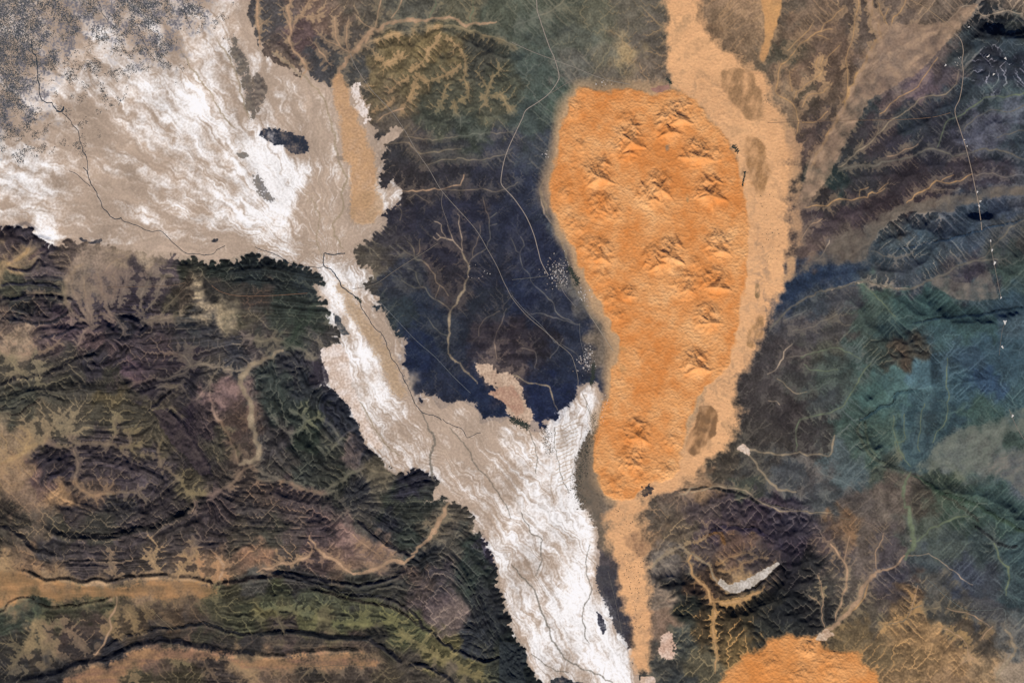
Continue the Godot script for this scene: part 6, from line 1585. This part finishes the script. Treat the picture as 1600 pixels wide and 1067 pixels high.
func build_things() -> void:
	# roads and tracks
	var tones := {}
	for k in roads.size():
		var r = roads[k]
		if not tones.has(r[1]):
			var c := Color.hex((int(r[1]) << 8) | 255)
			tones[r[1]] = flat_material(c.srgb_to_linear() * BASE)
		var o := MeshInstance3D.new()
		o.name = number("road", k)
		o.mesh = ribbon(curve_of(r, 2, 3.0, 0.0, 500 + k), r[0], 7.0, 0.35)
		o.material_override = tones[r[1]]
		o.set_meta("kind", "structure")
		add_child(o, true)
	# water in the river bed
	var water := flat_material(Color(0.022, 0.034, 0.044), 0.25)
	for k in rivers.size():
		var r = rivers[k]
		var o := MeshInstance3D.new()
		o.name = number("river", k)
		o.mesh = ribbon(curve_of(r, 1, 2.5, 2.5, 600 + k), r[0], 5.0, 0.7)
		o.material_override = water
		o.set_meta("kind", "structure")
		add_child(o, true)
	# the big oasis: palms and gardens, thickest in the north-west
	var clump := noise_at(1.0 / 30.0, 4, 81)
	var rng := RandomNumberGenerator.new()
	rng.seed = 82
	var spots := PackedVector2Array()
	var density := PackedFloat32Array()
	density.resize(60 * 45)
	for j in 45:
		for i in 60:
			for c in [[-30, 60, 130, 1.3], [20, 100, 60, 0.8], [30, 10, 90, 0.95], [5, 140, 70, 0.7], [85, 95, 32, 0.8], [225, 5, 55, 1.0], [285, 5, 45, 0.5], [235, 70, 45, 0.65], [180, 50, 70, 0.4], [120, 20, 90, 0.4], [25, 200, 60, 0.5], [140, 110, 70, 0.3], [320, 20, 50, 0.25], [255, 100, 35, 0.3], [100, 190, 60, 0.18], [-60, 200, 90, 0.4]]:
				density[j * 60 + i] = maxf(density[j * 60 + i], c[3] * (1.0 - Vector2((i * 8.0 - 71.0 - c[0]) / c[2], (j * 8.0 - 46.0 - c[1]) / c[2]).length()))
	for k in 240000:
		var u := rng.randf_range(-75, 370)
		var v := rng.randf_range(-50, 290)
		var here := density[int((v + 50.0) / 8.0) * 60 + int((u + 75.0) / 8.0)]
		if here <= 0.0:
			continue
		if rng.randf() < here * 2.0 + clump.get_noise_2d(u, v) * 1.5 - 0.35:
			spots.append(Vector2(u, v))
	grove("palm_grove", "dark palm groves and gardens scattered over the oasis beside the river", spots, 13.0, 46.0, 83)
	var groves := [
		["long dark palm grove between the village and the foot of the sand sea", 2.0, 890, 418, 893, 424, 896, 430, 900, 436, 901, 443],
		["narrow dark palm grove beside the southern village at the sand's edge", 1.7, 928, 570, 927, 580, 927, 590, 924, 600],
		["dark green gardens on the edge of the salt flat below the black plain", 3.0, 800, 655, 808, 659, 816, 662, 824, 666],
		["dark gardens along the canals of the southern salt flat", 4.0, 852, 668, 856, 682, 853, 694, 860, 708],
		["dark bushes lining the stream bed where it bends on the salt flat", 1.0, 556, 464, 560, 467, 563, 472],
		["dark gardens beside a pink clearing at the northern edge of the sand", 1.0, 1043, 124, 1046, 126, 1049, 129],
		["small dark palm grove on the pale sand east of the sand sea", 1.5, 1146, 228, 1149, 232, 1152, 236],
		["thin dark palm grove along a wash on the pale sand", 0.6, 1164, 268, 1163, 278, 1161, 290],
		["sparse dark bushes along the western edge of the southern sand", 5.0, 930, 650, 926, 672, 905, 740, 900, 770, 912, 785],
	]
	for k in groves.size():
		var g = groves[k]
		var path := curve_of(g, 2, 1.5, 1.0, 700 + k)
		spots = PackedVector2Array()
		for p in path:
			for q in (int(6 + g[1] * 7) if g[1] < 3.5 else 9):
				spots.append(p + Vector2(rng.randfn(0, 1), rng.randfn(0, 1)) * g[1])
		grove(number("palm_grove", k + 1), g[0], spots, 24.0, 70.0 if g[1] < 3.5 else 40.0, 90 + k)
	# houses
	var walls := [house_mesh(0, Color(0.55, 0.49, 0.43)), house_mesh(1, Color(0.46, 0.37, 0.31)), house_mesh(2, Color(0.66, 0.63, 0.6))]
	var count := 0
	for t in [
		[872, 426, 15, 20, 130, "pale walled house in the crowded village west of the long palm grove", "houses of the village at the foot of the sand sea"], [914, 462, 9, 12, 34, "pale walled house on the strip between gravel plain and sand", "houses strung along the edge of the sand"],
		[914, 566, 12, 14, 80, "pale walled house in the southern village by the narrow palm grove", "houses of the southern village"], [922, 548, 7, 10, 24, "pale walled house just north of the southern village", "houses north of the southern village"],
		[752, 424, 14, 10, 10, "white house standing alone on the dark gravel plain by the wash", "scattered houses on the gravel plain"], [945, 640, 6, 20, 14, "pale house between the white salt and the orange sand", "houses between salt and sand"],
		[945, 131, 14, 4, 9, "pale house by the road along the northern edge of the sand", "houses at the northern edge of the sand"], [1497, 92, 5, 9, 8, "pale house beside the mine track in the dark hills", "houses beside the mine track"], [853, 238, 4, 8, 8, "pale house at the north-western corner of the sand sea", "houses at the corner of the sand sea"],
	]:
		for q in t[4]:
			var u: float = t[0] + rng.randfn(0, 1) * t[2] * 0.6
			var v: float = t[1] + rng.randfn(0, 1) * t[3] * 0.6
			var size := rng.randf_range(24, 54)
			place(number("house", count), walls[rng.randi() % 3], u, v, Vector3(size, rng.randf_range(9, 13), size * rng.randf_range(0.7, 1.1)), rng.randf_range(-0.5, 0.5) + PI * 0.5 * (rng.randi() % 4), t[5], "house", t[6])
			count += 1
	# thickets dotted over the sand
	var bushes := [bush_mesh(1, Color(0.05, 0.045, 0.035)), bush_mesh(2, Color(0.06, 0.05, 0.04)), bush_mesh(3, Color(0.042, 0.045, 0.035))]
	count = 0
	for t in [[975, 815, 14, 22, 26, "dark round thicket on the narrow orange sand tongue south of the sand sea", "thickets on the southern sand tongue"], [990, 890, 16, 36, 66, "dark round thicket on the narrow orange sand tongue south of the sand sea", "thickets on the southern sand tongue"], [1000, 960, 14, 36, 46, "dark round thicket on the narrow orange sand tongue south of the sand sea", "thickets on the southern sand tongue"],
			[1205, 360, 16, 60, 44, "dark thicket dotting the pale sand sheet east of the sand sea", "thickets on the eastern sand sheet"], [1150, 640, 14, 40, 24, "dark thicket dotting the pale sand sheet by its southern end", "thickets on the south-eastern sand sheet"], [1200, 160, 6, 12, 10, "dark thicket by the wash at the brown plain's edge", "thickets at the brown plain's edge"]]:
		for q in t[4]:
			var u: float = t[0] + rng.randf_range(-1, 1) * t[2]
			var v: float = t[1] + rng.randf_range(-1, 1) * t[3]
			var size := rng.randf_range(20, 48)
			place(number("thicket", count), bushes[rng.randi() % 3], u, v, Vector3(size, size * 0.4, size * rng.randf_range(0.7, 1.3)), rng.randf() * TAU, t[5], "bush", t[6])
			count += 1
	# waste heaps of the mines along the vein
	var heaps := [heap_mesh(1), heap_mesh(2), heap_mesh(3)]
	count = 0
	for h in [[1571, 504, 210, 90, "large white triangular waste heap at the end of a mine track"], [1567, 542, 170, 120, "white pointed waste heap on the dark green ground"], [1583, 650, 160, 60, "white waste heap at the edge of the grey plain"], [1565, 465, 120, 60, "small white waste heap at the tip of the grey fan"],
			[1549, 376, 130, 100, "white waste heap beside the mine track"], [1551, 391, 150, 80, "white waste heap beside the mine track"], [1555, 411, 190, 70, "white waste heap beside the mine track"], [1531, 322, 150, 110, "white waste heap beside the mine track"], [1528, 300, 120, 70, "white waste heap beside the mine track"], [1533, 314, 110, 200, "white waste heap beside the mine track"],
			[1545, 88, 190, 20, "broad white waste heap among the dark ridges"], [1572, 92, 140, 130, "white waste heap among the dark ridges"], [1553, 116, 130, 60, "white waste heap among the dark ridges"], [1512, 228, 100, 90, "small pale waste heap on the mine track"], [1508, 218, 90, 200, "small pale waste heap on the mine track"], [1515, 42, 130, 10, "pale waste heap at the head of the brown fan"], [1478, 102, 120, 40, "pale pink waste heap west of the mine track"]]:
		place(number("waste_heap", count), heaps[count % 3], h[0], h[1], Vector3(h[2], h[2] * 0.5, h[2] * 0.8), deg_to_rad(h[3]), h[4], "heap", "white waste heaps of the mines")
		count += 1
